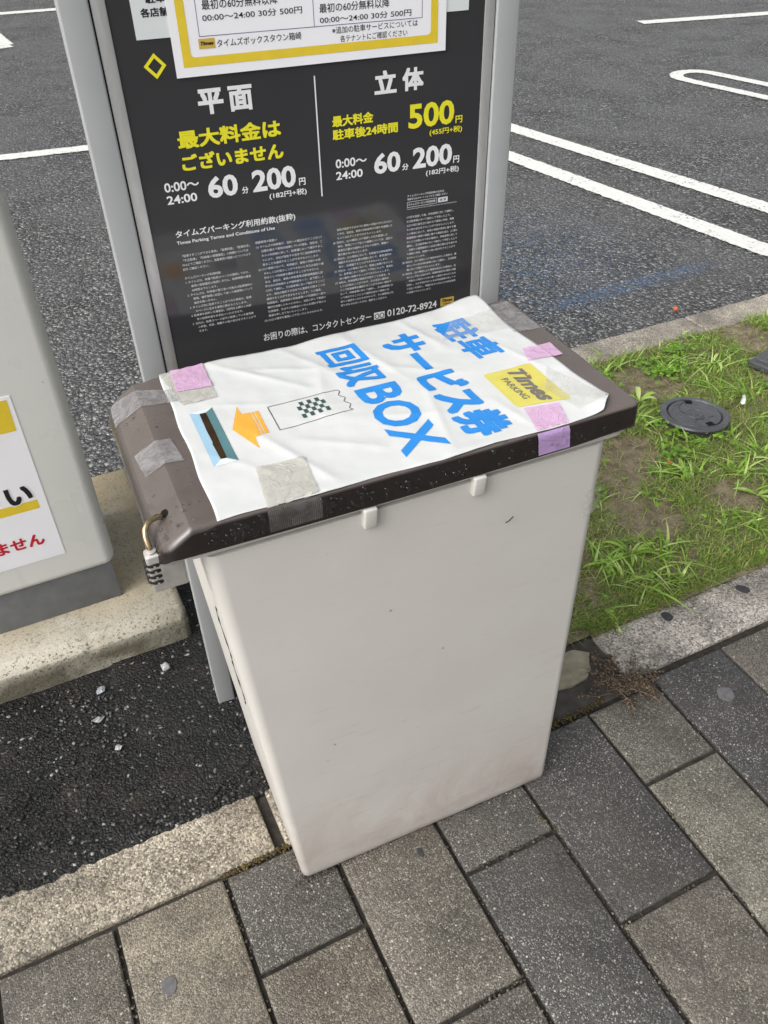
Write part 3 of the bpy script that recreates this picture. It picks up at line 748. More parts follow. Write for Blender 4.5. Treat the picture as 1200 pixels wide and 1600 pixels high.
tape('tape', [(.1305, 1.040), (.1800, 1.036), (.1815, 1.101), (.1335, 1.101)], M['tape_pink'], .0022, label='pink tape at the left rear sheet corner')
tape('tape', [(.0375, 1.033), (.132, 1.017), (.132, 1.049), (.0400, 1.088)], M['tape_clear'], .0008, label='scuffed clear tape wrapping the left edge')
tape('tape', [(.0515, .884), (.1022, .877), (.0965, .932), (.0470, .941)], M['tape_clear'], .0009, label='square of clear tape across the ridge')
tape('tape', [(.1676, .7440), (.2325, .7440), (.2405, .8194), (.1783, .8234)], M['tape_cream'], .0012, label='cream tape patch at the front')
skirt_tape('tape', .1665, .2335, .8660, .8345, M['tape_ribbed'], label='ribbed clear tape folded over the lid edge')
tape('tape', [(.5335, .7440), (.5815, .7440), (.5955, .7890), (.5460, .7985)], M['tape_pink'], .0013, label='pink tape at the front right')
skirt_tape('tape', .5330, .5815, .8665, .8325, M['tape_lilac'], .004, label='lilac end of tape folded over the lid edge')
tape('tape', [(.6160, .903), (.6745, .8996), (.6765, .938), (.6290, .940)], M['tape_pink'], .0013, label='pink tape at the right edge')
tape('tape', [(.532, 1.014), (.645, 1.0050), (.648, 1.065), (.570, 1.060)], M['tape_beige'], .0016, label='wrinkled beige tape near the rear right corner')
tape('tape', [(.5972, .8282), (.6115, .7634), (.6659, .7740), (.6330, .8795)], M['tape_film'], .0014, label='clear tape across the printed logo')
tape('tape', [(.645, .990), (.690, .985), (.690, 1.088), (.648, 1.088)], M['tape_clear'], .0008, label='grey film of tape on the right rear rim')
# rain drops standing on the lid
parts = []
def dome(p, n_, r, seg=7):
    n_ = Vector(n_).normalized(); a = n_.orthogonal().normalized(); b = n_.cross(a); V, F = [], []
    st = 1 + random.random() * .5
    for i, (rr, hh) in enumerate(((1, 0), (.86, .42), (.5, .68))):
        for q in range(seg): t = 2 * PI * q / seg; V.append(Vector(p) + (a * math.cos(t) + b * math.sin(t) * st) * r * rr + n_ * r * hh)
    V.append(Vector(p) + n_ * r * .75)
    for i in range(2):
        for q in range(seg): F.append((i * seg + q, i * seg + (q + 1) % seg, (i + 1) * seg + (q + 1) % seg, (i + 1) * seg + q))
    for q in range(seg): F.append((2 * seg + q, 2 * seg + (q + 1) % seg, 3 * seg))
    return V, F
for _ in range(190):
    u = random.uniform(.09, .692); z = random.uniform(.8345, .861)
    r = random.choice((.0012, .0015, .0019, .0024, .003, .0036)) * random.uniform(.8, 1.2)
    if random.random() < .45: u = random.uniform(.09, .30)
    if .166 < u < .234: continue
    parts.append(dome((u, LV0 - .0016 + (.0008 if z < .84 else .0004), z), (0, -1, 0), r))
for _ in range(38):
    u = random.uniform(.045, .10); v = random.uniform(.752, .80) if random.random() < .8 else random.uniform(.76, 1.02); r = random.uniform(.0009, .0026)
    parts.append(dome((u, v, lid_top(u, v) - .0002), (-.3, 0, 1), r))
Vd, Fd = join(parts); o = obj('rain_drops', off(Vd), Fd, M['water'], B, smooth=True, kind='stuff')
# hole for the padlock, clear tape flap on the body, black scuff
def disc(c, n_, r, seg=14, sx=1.0):
    n_ = Vector(n_).normalized(); a = Vector((1, 0, 0)); a = (a - n_ * a.dot(n_)).normalized(); b = n_.cross(a)
    return [Vector(c) + (a * math.cos(2 * PI * q / seg) * sx + b * math.sin(2 * PI * q / seg)) * r for q in range(seg)], [tuple(range(seg))]
nL = Vector((-.55, 0, 1)).normalized(); hz = lid_top(.0575, .8005)
Vh, Fh = disc(Vector((.0575, .8005, hz)) + nL * .0006, nL, .0075, 16, .75); obj('lock_hole', off(Vh), Fh, M['hole'], B)
V, F = [], []
for i in range(9):
    for j in range(7):
        s, t = i / 8, j / 6; z = .60 + .13 * 0 + .05 * t; u = .628 + .040 * s
        v = .7455 - .0008 if u < .64 else .7455 - .0008 + (u - .64) ** 2 * 16; V.append((u, v - .0002 * math.sin(j * 3), z + .088 + .004 * s))
for i in range(8):
    for j in range(6): a = i * 7 + j; F.append((a, a + 7, a + 8, a + 1))
obj('tape', off(V), F, m_tape('tape_old', rgb('#d8d6cf'), .35, .4, .15), B, smooth=True)['label'] = 'loose strip of clear tape on the front right edge'
v_, f_ = tube([(.497, .7412, .729), (.502, .7408, .731), (.509, .7412, .7365)], .0009, 5); obj('scratch', off(v_), f_, M['gum_dark'], B)
# torn black film edge on the left face
P = [(.0885 + .0675 * (.80 - z) * 0 + (.0842 + (.1415 - .0842) * (1 - z / .82)) - .0885 - .0012, .79 + .01 * math.sin(z * 60) + .05 * (.75 - z), z) for z in [.45 + .012 * q for q in range(22)]]
v_, f_ = tube(P, [.0006 + .0004 * math.sin(q * 2.3) for q in range(22)], 5); obj('torn_film', off(v_), f_, M['black_ink'], B)

# ================================================================ PADLOCK (hangs from the lid)
pc = Vector((.0420, .764)); cs, sn = math.cos(YB), math.sin(YB)
PL = empty('padlock', (cs * pc.x - sn * pc.y, sn * pc.x + cs * pc.y, .778), YB + math.radians(0))
tag(PL, 'small steel combination padlock hooked through the corner of the brown bin lid', 'padlock')
o = bobj('body', bm_box(bmesh.new(), (-.0205, -.008, 0), (.0225, .010, .057), .0035, 4), M['steel'], PL); autosmooth(o, 50)
for q in range(4):
    z = .043 - q * .0088
    dp = []
    for z0, z1, r0 in ((z - .0028, z + .0028, .0104),):
        rg = [[(-.0098 + r * math.cos(2 * PI * a / 20), .001 + r * math.sin(2 * PI * a / 20) * 1.02, zz) for a in range(20)] for zz, r in ((z0, r0 - .0012), (z0 + .0008, r0), (z1 - .0008, r0), (z1, r0 - .0012))]
        v_, f_ = loft(rg)
    d = obj('dial', [(x * 1.15 - .0012, y, zz) for x, y, zz in v_], f_, M['dial'], PL); autosmooth(d, 40)
    nb = []
    for a in range(3):
        zc = z; x = -.0225 + a * .0085
        nb.append(([(x, -.0108 + .0008 * abs(a - 1), zc - .0016), (x + .0026, -.0108 + .0008 * abs(a - 1), zc - .0016), (x + .0026, -.0108 + .0008 * abs(a - 1), zc + .0016), (x, -.0108 + .0008 * abs(a - 1), zc + .0016)], [(0, 1, 2, 3)]))
    v_, f_ = join(nb); obj('numeral', v_, f_, M['steel'], d)
P = [(-.0120, .001, .050), (-.0125, .004, .062), (-.0130, .011, .0715), (-.0115, .017, .0775), (-.0075, .022, .0815), (-.001, .026, .0832), (.006, .030, .0815), (.0115, .0335, .077), (.0155, .0365, .070), (.017, .038, .058)]
v_, f_ = tube(P, .0038, 10); autosmooth(obj('shackle', v_, f_, M['shackle'], PL), 60)
rg = [[(-.012 + r * math.cos(2 * PI * a / 16), .001 + r * math.sin(2 * PI * a / 16), z) for a in range(16)] for z, r in ((.0565, .0066), (.0595, .0064), (.0602, .005))]
v_, f_ = loft(rg); autosmooth(obj('collar', v_, f_, M['steel'], PL), 40)

# ================================================================ PARKING SIGN
YS = math.radians(-4.3595)
S = empty('parking_sign', (.14437, 1.18344, .0), YS)
tag(S, 'dark parking price board between two grey square posts behind the bin', 'sign')
HT = 1.95
for a in (0.0, .5815):
    bm = bmesh.new(); bm_box(bm, (a, 0, .0), (a + .0365, .040, HT), .0028, 3); autosmooth(bobj('post', bm, M['post'], S), 40)
fr = []
bm = bmesh.new(); bm_box(bm, (.0385, .003, .70), (.0558, .03, HT - .02), .001, 2); bm_box(bm, (.5640, .003, .70), (.5795, .03, HT - .02), .001, 2)
bm_box(bm, (.0562, .0035, .70), (.5636, .03, .715), .001, 2); bm_box(bm, (.0562, .0035, HT - .04), (.5636, .03, HT - .02), .001, 2)
autosmooth(bobj('panel_frame', bm, M['frame'], S), 40)
bm = bmesh.new(); bm_box(bm, (.0300, .008, .705), (.0390, .026, HT - .03)); bm_box(bm, (.5790, .008, .705), (.5820, .026, HT - .03))
bobj('gap_shade', bm, M['hole'], S)  # near-black strips standing in for the shade in the gaps beside the posts
PN = bobj('panel', bm_box(bmesh.new(), (.0556, .0045, .714), (.5642, .024, HT - .039)), M['panel'], S)
LY = .0041
def print3(name, V2, F2, mat, par, y, st=None): return obj(name, [(x, y - (st[i] if st else 0), z) for i, (x, z) in enumerate(V2)], F2, mat, par)
def stext(s, x0, z0, x1, h, mat, par=None, y=LY, bold=.02, z1=None, shear=0, name='lettering', sp=1.0):
    v, f = fit(weight(s, bold, shear, sp), (x0, z0), (x1 - x0, 0), (0, h)); return print3(name, v, f, mat, par or PN, y, stagger(len(v), s, bold))
W_, Y_, FN = M['sign_white'], M['sign_yellow'], M['fine_white']
def grp(items, mat, par=None, y=LY, name='lettering'):
    parts, st = [], []
    for s, x0, z0, x1, h, b in items:
        p = fit(weight(s, b), (x0, z0), (x1 - x0, 0), (0, h)); parts.append(p); st += stagger(len(p[0]), s, b)
    v, f = join(parts); return print3(name, v, f, mat, par or PN, y, st)
grp([('平', .1483, 1.1853, .1823, .0312, .045), ('面', .1895, 1.1853, .2221, .0312, .045)], W_)
grp([('立', .3970, 1.1850, .4305, .0298, .045), ('体', .4395, 1.1850, .4721, .0298, .045)], W_)
stext('最大料金は', .1137, 1.1462, .2568, .0232, Y_, bold=.04)
stext('ございません', .1144, 1.1175, .2577, .0215, Y_, bold=.045)
stext('最大料金', .3322, 1.1493, .3941, .0148, Y_, bold=.04)
stext('駐車後24時間', .3318, 1.1318, .4320, .0142, Y_, bold=.04)
stext('500', .4488, 1.1333, .5221, .0337, Y_, bold=.030)
stext('円', .5246, 1.1335, .5357, .0102, Y_, bold=.03)
stext('(455円+税)', .4826, 1.1196, .5360, .0102, Y_, bold=.025)
for dx, a in ((0, ((.0852, .1332), (.0857, .1279), (.1444, .1871), (.1922, .2015), (.2082, .2727), (.2768, .2865), (.2309, .2872))), (1, ((.3340, .3822), (.3337, .3753), (.3936, .4358), (.4385, .4487), (.4558, .5207), (.5230, .5330), (.4777, .5330)))):
    for (x0, x1), s, z, h, b in zip(a, ('0:00～', '24:00', '60', '分', '200', '円', '(182円+税)'), (1.0928, 1.0760, 1.0762, 1.0764, 1.0758, 1.0765, 1.0620), (.0125, .0118, .0298, .0095, .0305, .0105, .0102), (.022, .022, .032, .03, .032, .03, .022)):
        stext(s, x0, z, x1, h, W_, bold=b)
print3('divider', [(.3093, 1.0564), (.3112, 1.0564), (.3112, 1.2177), (.3093, 1.2177)], [(0, 1, 2, 3)], W_, PN, LY)
a, b = [(.0871, 1.2487), (.1014, 1.2336), (.1156, 1.2485), (.1020, 1.2631)], []
c_ = Vector((.1015, 1.2485)); b = [tuple(c_ + (Vector(p) - c_) * .62) for p in a]
print3('diamond', a + b, [(i, (i + 1) % 4, (i + 1) % 4 + 4, i + 4) for i in range(4)], Y_, PN, LY)
stext('タイムズパーキング利用約款(抜粋)', .0890, 1.0268, .2666, .0118, W_, bold=.022)
stext('Times Parking Terms and Conditions of Use', .0886, 1.0172, .2341, .0062, W_, bold=.014)
stext('お困りの際は、コンタクトセンター', .1976, .8418, .3820, .0135, W_, bold=.016)
stext('0120-72-8924', .4105, .8424, .5010, .0125, W_, bold=.016)
# free-call mark: a plate with two loops
bm_ = [(.3868, .8415), (.4058, .8415), (.4058, .8540), (.3868, .8540)]
print3('call_mark', bm_, [(0, 1, 2, 3)], W_, PN, LY)
v_, f_ = join([ribbon2([(cx + .0034 * math.cos(t), .8473 + .0042 * math.sin(t)) for t in [2 * PI * q / 18 for q in range(19)]], .0013) for cx in (.3920, .4006)])
print3('call_mark_loops', v_, f_, M['panel'], PN, LY - .0003)
print3('logo_plate', [(.5079, .8418), (.5330, .8418), (.5330, .8566), (.5079, .8566)], [(0, 1, 2, 3)], M['gold'], PN, LY)
stext('Times', .5105, .8493, .5305, .0052, M['black_ink'], y=LY - .0003, bold=.04, shear=.3)
stext('PARKING', .5135, .8445, .5275, .0024, M['black_ink'], y=LY - .0003, bold=.02)
C1 = """「駐車することができる車両」「駐車料金」「駐車方法」
「不正駐車」「利用者の賠償責任」の詳細については
Webにてご確認ください。放置車両の取扱いについては下
記をご確認ください。

タイムズパーキング利用約款
1. タイムズは、有償で駐車スペースを提供しており、
　 車両の保管責任は負担しません。駐車時間は最長
　 48時間までとします。
2. タイムズは、利用者が第三者の行為又は駐車場内の
　 車両、積載物等に起因して被った損害等について
　 責任を負いません。
3. タイムズ内に駐車することができる車両は、駐車
　 スペースに収まる車両に限るものとします。
4. 駐車券を紛失した場合は、1万円を上限とした所
　 定の駐車料金をお支払いいただきます。
5. 当社は、駐車スペース以外に駐車している車両等
　 の移動、売却、廃棄その他の処分をすることがで
　 きます。""".split('\n')
C2 = """放置車両の取扱い
(1) タイムズの利用者が、当社への届出を行うことなく7
　 日間を超えて車両を駐車している場合、当社は、こ
　 れらの利用者に対して、駐車場において掲示するこ
　 とにより、当社が指定する日までに当該車両を引
　 取ることを請求することができるものとします。
(2) (1)の場合において、利用者が、車両の引取りを拒
　 みもしくは引取ることができないとき又は当社の過
　 失なくして利用者を確知することができないと
　 きは、当社は、車両の所有者等(自動車検査証に記
　 載された所有者および使用者をいう。以下同じ。)
　 に対して通知し、又は駐車場において掲示することに
　 より、当社が指定する日までに車両を引取ることを
　 請求することができるものとします。この場合、
　 利用者は、当該車両の所有者等への引渡時に一切の
　 権利を放棄したものとみなし、当社に対して車両の
　 引渡請求、又はその他事由のいかんを問わず何らの
　 異議を申し立てないものとします。
(3) (1)(2)の請求を書面により行ったにもかかわらず、""".split('\n')
C3 = """　 当社が指定する日までに車両の引取りがなされない
　 ときは、当社は、車両の所有者等が引取りを拒絶した
　 ものとみなすことができるものとします。
(4) 当社は、(1)の規定により指定した日を経過した
　 後は、車両について生じた損害については、当社の
　 故意又は重大な過失によるものを除き、賠償の
　 責を負わないものとします。
(5) 当社は、(1)の場合において、利用者又は所有者等を
　 確知するために必要な限度において、車両(車内を
　 含む。)を調査することができるものとします。
(6) 当社は、(1)の場合において、管理上支障があるとき
　 は、駐車場において掲示して予告した上で、車両を
　 他の場所に移動することができるものとします。
(7) 当社は、所有者等が車両を引取ることを拒み、も
　 しくは引取ることができず、又は当社の過失な
　 くして所有者等を確知することができない場合で
　 あって、所有者等に対して通知し、又は駐車場にお
　 いて掲示することにより期限を定めて車両の引
　 取りの催告をしたにもかかわらず、その期限内に引
　 取りがなされないときは、催告をした日から""".split('\n')
C4 = """　 3カ月を経過した後、所有者等に対して通知し、
　 又は駐車場において掲示して予告した上で、
　 公正な第三者を立ち会わせて車両の売却、廃棄
　 その他の処分をすることができるものとします。
　 この場合において、車両の時価が売却に要する費
　 用(催告後の車両の保管に要する費用を含む。)に満た
　 ないことが明らかである場合は、所有者等に対して
　 通知し、又は駐車場において掲示して予告した上で
　 、引取りの期限後直ちに公正な第三者を立ち会わせ
　 て車両の売却、廃棄その他の処分をすることがで
　 きるものとします。
(8) 当社は、(7)の規定により車両を処分した場合は、遅
　 滞なくその旨を所有者等に対して通知し、又は駐車
　 場において掲示するものとします。
(9) 当社は、(7)の規定により車両を処分した場合は、処
　 分によって生じる収入から、駐車料金並びに車両の保管
　 、移動および処分のために要した費用があればこれを
　 控除し、なお不足があるときは所有者等に対してそ
　 の支払いを請求し、残額があるときはこれを所有者等
　 に返還するものとします。""".split('\n')
for lines, x0, x1, zt, zb in ((C1, .0905, .1930, .9995, .8790), (C2, .2020, .3055, 1.0015, .8755), (C3, .3225, .4215, 1.0010, .8765), (C4, .4380, .5345, 1.0025, .8770)):
    n_ = len(lines) - 1; pitch = (zt - zb) / n_; parts = []
    em = (x1 - x0) / 24.6
    for i, s in enumerate(lines):
        t = s.strip('　 ')
        if not t: continue
        V2, F2 = glyphs(t, 0.004, res=1); ind = .0075 if (s[0] in '　' ) else 0
        if lines is C1 and i < 6: ind = 0
        sc = min(em, (x1 - x0 - ind) / max(v[0] for v in V2)) if len(t) > 18 else em
        parts.append(([(x0 + ind + x * sc, zt - i * pitch + y * em * 1.0) for x, y in V2], F2))
    v, f = join(parts); print3('fine_print', v, f, FN, PN, LY)
# small look-up box with its two lines (the square code is left out)
stext('タイムズパーキング利用約款の全文は', .4470, 1.0352, .5090, .0034, FN, bold=.01)
stext('検索またはスマートフォンからご確認ください', .4470, 1.0302, .5150, .0034, FN, bold=.01)
v_, f_ = join([ribbon2(p, .0006) for p in ([(.447, 1.0195), (.4965, 1.0195)], [(.447, 1.0275), (.4965, 1.0275)], [(.447, 1.0195), (.447, 1.0275)], [(.4965, 1.0195), (.4965, 1.0275)])]); print3('search_box', v_, f_, FN, PN, LY)
stext('タイムズパーキング利用約款', .4488, 1.0217, .4945, .0038, FN, bold=.02)
print3('search_button', [(.499, 1.0198), (.5155, 1.0198), (.5155, 1.0272), (.499, 1.0272)], [(0, 1, 2, 3)], FN, PN, LY)
stext('検 索', .5015, 1.0215, .5130, .0040, M['black_ink'], y=LY - .0003, bold=.01)
stext('Times Parking Terms and Conditions of Use can be viewed online.', .4462, 1.0152, .5320, .0026, FN, bold=0)

# taped paper notices at the top
NB = bobj('notice', bm_box(bmesh.new(), (.0845, .0036, 1.2787), (.5387, .0043, 1.62)), M['paper_old'], S); NB['label'] = 'wider grey-white paper notice underneath'
grp([('各店舗', .0946, 1.3022, .1290, .0098, .03), ('駐車', .1030, 1.3166, .1275, .0100, .03)], M['black_ink'], NB, .0033)
NF = bobj('notice', bm_box(bmesh.new(), (.1262, .0024, 1.2322), (.5043, .0031, 1.62)), M['paper'], S); NF['label'] = 'front white paper notice with yellow border'
outer = [(.1370, 1.2437), (.4917, 1.2430), (.4917, 1.60), (.1370, 1.60)]
inner, _ = rpoly([(.1480, 1.2542), (.4812, 1.2536), (.4812, 1.59), (.1480, 1.59)], .006, 5)
bm = bmesh.new(); vo = [bm.verts.new((x, .0021, z)) for x, z in outer]; vi = [bm.verts.new((x, .0021, z)) for x, z in inner]
eds = [bm.edges.new((vo[i], vo[(i + 1) % 4])) for i in range(4)] + [bm.edges.new((vi[i], vi[(i + 1) % len(vi)])) for i in range(len(vi))]
bmesh.ops.triangle_fill(bm, edges=eds, use_beauty=True); bobj('border', bm, M['yellow'], NF)
v_, f_ = join([ribbon2(p, .0007) for p in ([(.1621, 1.2768), (.4680, 1.2750)], [(.1621, 1.2768), (.1621, 1.56)], [(.4680, 1.2750), (.4680, 1.56)], [(.3141, 1.2759), (.3141, 1.56)])])
print3('table_rule', v_, f_, M['navy_ink'], NF, .0021)
N2 = dict(par=NF, y=.0021, mat=M['black_ink'])
stext('最初の60分無料以降', .1701, 1.3052, .2675, .0108, bold=.008, **N2)
stext('00:00～24:00 30分 500円', .1688, 1.2925, .2989, .0082, bold=.008, **N2)
stext('最初の60分無料以降', .3223, 1.2907, .4204, .0105, bold=.008, **N2)
stext('00:00～24:00 30分 500円', .3221, 1.2785, .4519, .0080, bold=.008, **N2)
stext('※追加の駐車サービスについては', .3383, 1.2655, .4615, .0082, bold=.004, **N2)
stext('各テナントにご確認ください', .3490, 1.2550, .4461, .0080, bold=.004, **N2)
stext('タイムズボックスタウン箱崎', .1832, 1.2630, .2955, .0090, bold=.006, **N2)
print3('logo_plate', [(.1599, 1.2628), (.1808, 1.2628), (.1808, 1.2742), (.1599, 1.2742)], [(0, 1, 2, 3)], M['gold'], NF, .0021)
stext('Times', .1620, 1.2668, .1790, .0042, M['black_ink'], NF, .0018, .04, shear=.3)

# ================================================================ CABINET ON THE ISLAND
MC = empty('ticket_machine', (-.18, 1.68, .092))
tag(MC, 'pale grey ticket machine cabinet with dark base standing on the concrete island', 'ticket machine')
def moff(V): return [(p[0] + .18, p[1] - 1.68, p[2] - .092) for p in V]
bm = bmesh.new(); bm_box(bm, (-.42 + .18, 1.514 - 1.68, .1945 - .092), (.0365 + .18, 1.86 - 1.68, 1.45 - .092), .026, 8)
autosmooth(bobj('body', bm, M['machine'], MC), 60)
bm = bmesh.new(); bm_box(bm, (-.41 + .18, 1.5245 - 1.68, -.004), (.0258 + .18, 1.85 - 1.68, .215 - .092), .0015, 2); autosmooth(bobj('base', bm, M['plinth'], MC), 40)
bm = bmesh.new(); bm_box(bm, (-.37 + .18, 1.5128 - 1.68, .271 - .092), (-.0605 + .18, 1.5142 - 1.68, .6690 - .092)); NP = bobj('notice', bm, M['paper'], MC)
yy = 1.5125 - 1.68
def mpr(name, pts, mat, dy=0.0): return obj(name, [(x + .18, yy - dy, z - .092) for x, z in pts], [tuple(range(len(pts)))], mat, NP)
mpr('yellow_block', [(-.36, .5945), (-.0697, .5935), (-.0683, .6620), (-.36, .6630)], M['yellow'])
mpr('yellow_bar', [(-.36, .4060), (-.0772, .4050), (-.0774, .4268), (-.36, .4280)], M['yellow'])
def mtext(s, x0, z0, x1, h, mat, b, dy=.0003):
    v, f = fit(weight(s, b), (x0, z0), (x1 - x0, 0), (0, h)); st = stagger(len(v), s, b); return obj('lettering', [(x + .18, yy - dy - st[i], z - .092) for i, (x, z) in enumerate(v)], f, mat, NP)
mtext('い', -.1345, .4235, -.0800, .0480, M['white_ink'], .075, .0003)
mtext('い', -.1320, .4260, -.0825, .0430, M['black_ink'], .045, .0006)
mtext('ません', -.1880, .3125, -.0905, .0310, M['red_ink'], .038)

# ================================================================ VALVE COVER, BOX LID, SMALL THINGS
def lathe(prof, seg=48, c=(0, 0)):
    V, F = [], []
    for r, z in prof:
        for q in range(seg): V.append((c[0] + r * math.cos(2 * PI * q / seg), c[1] + r * math.sin(2 * PI * q / seg), z))
    for i in range(len(prof) - 1):
        for q in range(seg): F.append((i * seg + q, i * seg + (q + 1) % seg, (i + 1) * seg + (q + 1) % seg, (i + 1) * seg + q))
    F.append(tuple(range((len(prof) - 1) * seg, len(prof) * seg))); return V, F
VC = empty('valve_cover', (1.810, 1.566, .029), math.radians(20)); VC.rotation_euler = (math.radians(-1.0), math.radians(2.5), math.radians(20))
tag(VC, 'round black plastic irrigation valve cover lying in the grass', 'valve cover')
v_, f_ = lathe([(.085, -.06), (.090, .0), (.106, .0050), (.107, .0085), (.104, .0125), (.087, .0145), (.0845, .012), (.0825, .002), (.03, .003)]); autosmooth(obj('ring', v_, f_, M['valve'], VC), 35)
v_, f_ = lathe([(.0805, .003), (.0805, .0095), (.079, .0118), (.068, .0124), (.0665, .0112), (.028, .0112), (.027, .0128), (.0235, .0130), (.0225, .0112), (.013, .0112), (.012, .0135), (.004, .0138)])
LD_ = obj('cover', v_, f_, M['valve'], VC); autosmooth(LD_, 35)
for ang in (-112, 44):
    V = []; a = math.radians(ang)
    for (r, t) in ((.062, -.16), (.079, -.15), (.079, .15), (.062, .16)): V.append((r * math.cos(a + t), r * math.sin(a + t), .0135))
    V += [(x, y, .005) for x, y, z in V]
    obj('finger_notch', V, [(0, 1, 2, 3), (0, 1, 5, 4), (1, 2, 6, 5), (2, 3, 7, 6), (3, 0, 4, 7)], M['hole'], LD_)
ps = [((.075 - q * .0035) * math.cos(.9 + q * .11), (.075 - q * .0035) * math.sin(.9 + q * .11), .0125) for q in range(16)]
v1 = tube(ps, .0018, 5, .6)
v2 = tube([(-.045 + .006 * q, -.028 + .007 * math.sin(q * .8), .0122) for q in range(11)], .0017, 5)
v3 = tube([(.01 + .004 * q, -.045 + .004 * math.cos(q), .0122) for q in range(5)], .0014, 5)
v_, f_ = join([v1, v2, v3]); obj('moulded_rib', v_, f_, M['valve'], LD_, smooth=True)
BX = empty('box_cover', (2.205, 1.742, .015), math.radians(15.5))
tag(BX, 'dark rectangular plastic box cover in the grass at the right edge', 'box cover')
bm = bmesh.new(); bm_box(bm, (0, -.30, .0), (.36, 0, .022), .004, 3); autosmooth(bobj('rim', bm, M['valve'], BX), 35)
bm = bmesh.new(); bm_box(bm, (.018, -.282, .020), (.342, -.018, .031), .003, 3); autosmooth(bobj('cover', bm, M['valve'], BX), 35)

def blob(c, r, sq=(1, 1, .7), seed=0, jit=.25, sub=2):
    bm = bmesh.new(); bmesh.ops.create_icosphere(bm, subdivisions=sub, radius=1)
    V = []
    for v in bm.verts:
        s = 1 + jit * noise.noise(v.co * 1.4 + Vector((seed * 3.1, 0, 0))) * 1.6
        V.append((c[0] + v.co.x * r * sq[0] * s, c[1] + v.co.y * r * sq[1] * s, c[2] + v.co.z * r * sq[2] * s))
    F = [tuple(v.index for v in f.verts) for f in bm.faces]; bm.free(); return V, F
def things(name, c, r, mat, label, cat, seed, sq=(1, 1, .7), group=None, jit=.25):
    v, f = blob((0, 0, 0), r, sq, seed, jit); o = obj(name, v, f, mat, smooth=False); o.location = c; return tag(o, label, cat, group)
things('stone', (.066, 1.330, .020), .0105, M['stone'], 'round pale grey stone on the dark asphalt left of the sign post', 'stone', 1, (1, .9, .8))
things('stone', (-.100, 1.258, .012), .009, M['chip'], 'largest flat grey stone chip lying among loose asphalt crumbs', 'stone', 4, (1.3, .8, .45), jit=.5)
things('stone', (-.079, 1.336, .012), .0085, M['chip'], 'grey stone chip lying close to the concrete island', 'stone', 6, (1.2, 1, .5), jit=.5)
things('stone', (-.076, 1.168, .012), .0062, M['stone'], 'small pale stone chip on the asphalt nearest the kerb', 'stone', 9, (1, 1.1, .5), jit=.5)
things('berry', (2.303, 2.21, .006), .009, plain('berry_red', (.75, .12, .03), .35), 'tiny orange-red berry on the asphalt beyond the far kerb', 'berry', 2, (1, 1, .9), jit=.1)
parts, dark = [], []
for q in range(170):
    a = random.gauss(-.095, .055); b = random.gauss(1.262, .055); parts.append(blob((a, b, .009), random.uniform(.0012, .0045), (1, 1, .7), q, .5, 1))
for q in range(2600):
    a = random.uniform(-.42, .35); b = .948 + .44 * random.random() ** 1.3
    if noise.noise(Vector((a * 9, b * 9, 4))) < -.12 or ((a - .15) ** 2 / .22 ** 2 + (b - 1.32) ** 2 / .2 ** 2 < 1 and random.random() < .75): continue
    dark.append(blob((a, b, .0075), random.uniform(.0012, .0042), (1, random.uniform(.6, 1), .75), q, .6, 1))
for q in range(110):
    a = random.uniform(-.45, .95); b = random.uniform(.955, 1.395)
    if .15 < a < .66 and b < 1.1: continue
    parts.append(blob((a, b, .009), random.uniform(.0007, .0024), (1, 1, .7), q, .5, 1))
for q in range(140):
    a = random.uniform(-.35, .13); b = .945 + abs(random.gauss(0, .02)); parts.append(blob((a, b, .006), random.uniform(.001, .0042), (1, 1, .7), q, .5, 1))
v_, f_ = join(parts); k = NT('crumbs'); k.set(Base_Color=k.ramp(k.island(), (0, (.02, .02, .02)), (.75, (.06, .06, .058)), (.95, (.15, .15, .145)), (1, (.32, .32, .31))), Roughness=.6)
obj('loose_crumbs', v_, f_, k.m, kind='stuff')
v_, f_ = join(dark); k = NT('asphalt_crumbs'); k.set(Base_Color=k.ramp(k.island(), (0, (.008, .008, .008)), (.6, (.020, .0195, .019)), (.9, (.045, .043, .04)), (1, (.10, .098, .09))), Roughness=.55, Specular_IOR_Level=.35)
obj('asphalt_crumbs', v_, f_, k.m, kind='stuff')
def gum(c, r, mat, label, seed, sx=1.0, rot=0):
    n = 22; V = []
    for (rr, z) in ((1, .0003), (.93, .0014), (.5, .0018)):
        for q in range(n):
            t = 2 * PI * q / n; d = r * rr * (1 + .22 * noise.noise(Vector((math.cos(t) * 1.3, math.sin(t) * 1.3, seed))))
            x, y = d * math.cos(t) * sx, d * math.sin(t); V.append((x * math.cos(rot) - y * math.sin(rot), x * math.sin(rot) + y * math.cos(rot), z))
    F = [(i * n + q, i * n + (q + 1) % n, (i + 1) * n + (q + 1) % n, (i + 1) * n + q) for i in range(2) for q in range(n)] + [tuple(range(2 * n, 3 * n))]
    o = obj('gum_spot', V, F, mat); o.location = (c[0], c[1], c[2] if len(c) > 2 else .0008); return tag(o, label, 'gum spot')
gum((.381, .692), .010, M['gum_dark'], 'dark oblong gum spot on the paver just in front of the bin', 1, .55, .0)
gum((1.148, .716), .019, M['gum_grey'], 'grey round gum spot on the dark paver right of the dried weed', 2)
gum((1.412, .940, .0048), .017, M['gum_dark'], 'dark gum spot on the pale kerb at the right edge', 5, .8, .5)
gum((1.185, .952, .0048), .015, M['gum_dark'], 'dark gum spot on the kerb end touching the grass', 8, .9)
gum((-.1, .672), .016, M['gum_grey'], 'pale gum spot on the paver at the lower left', 11, .8)

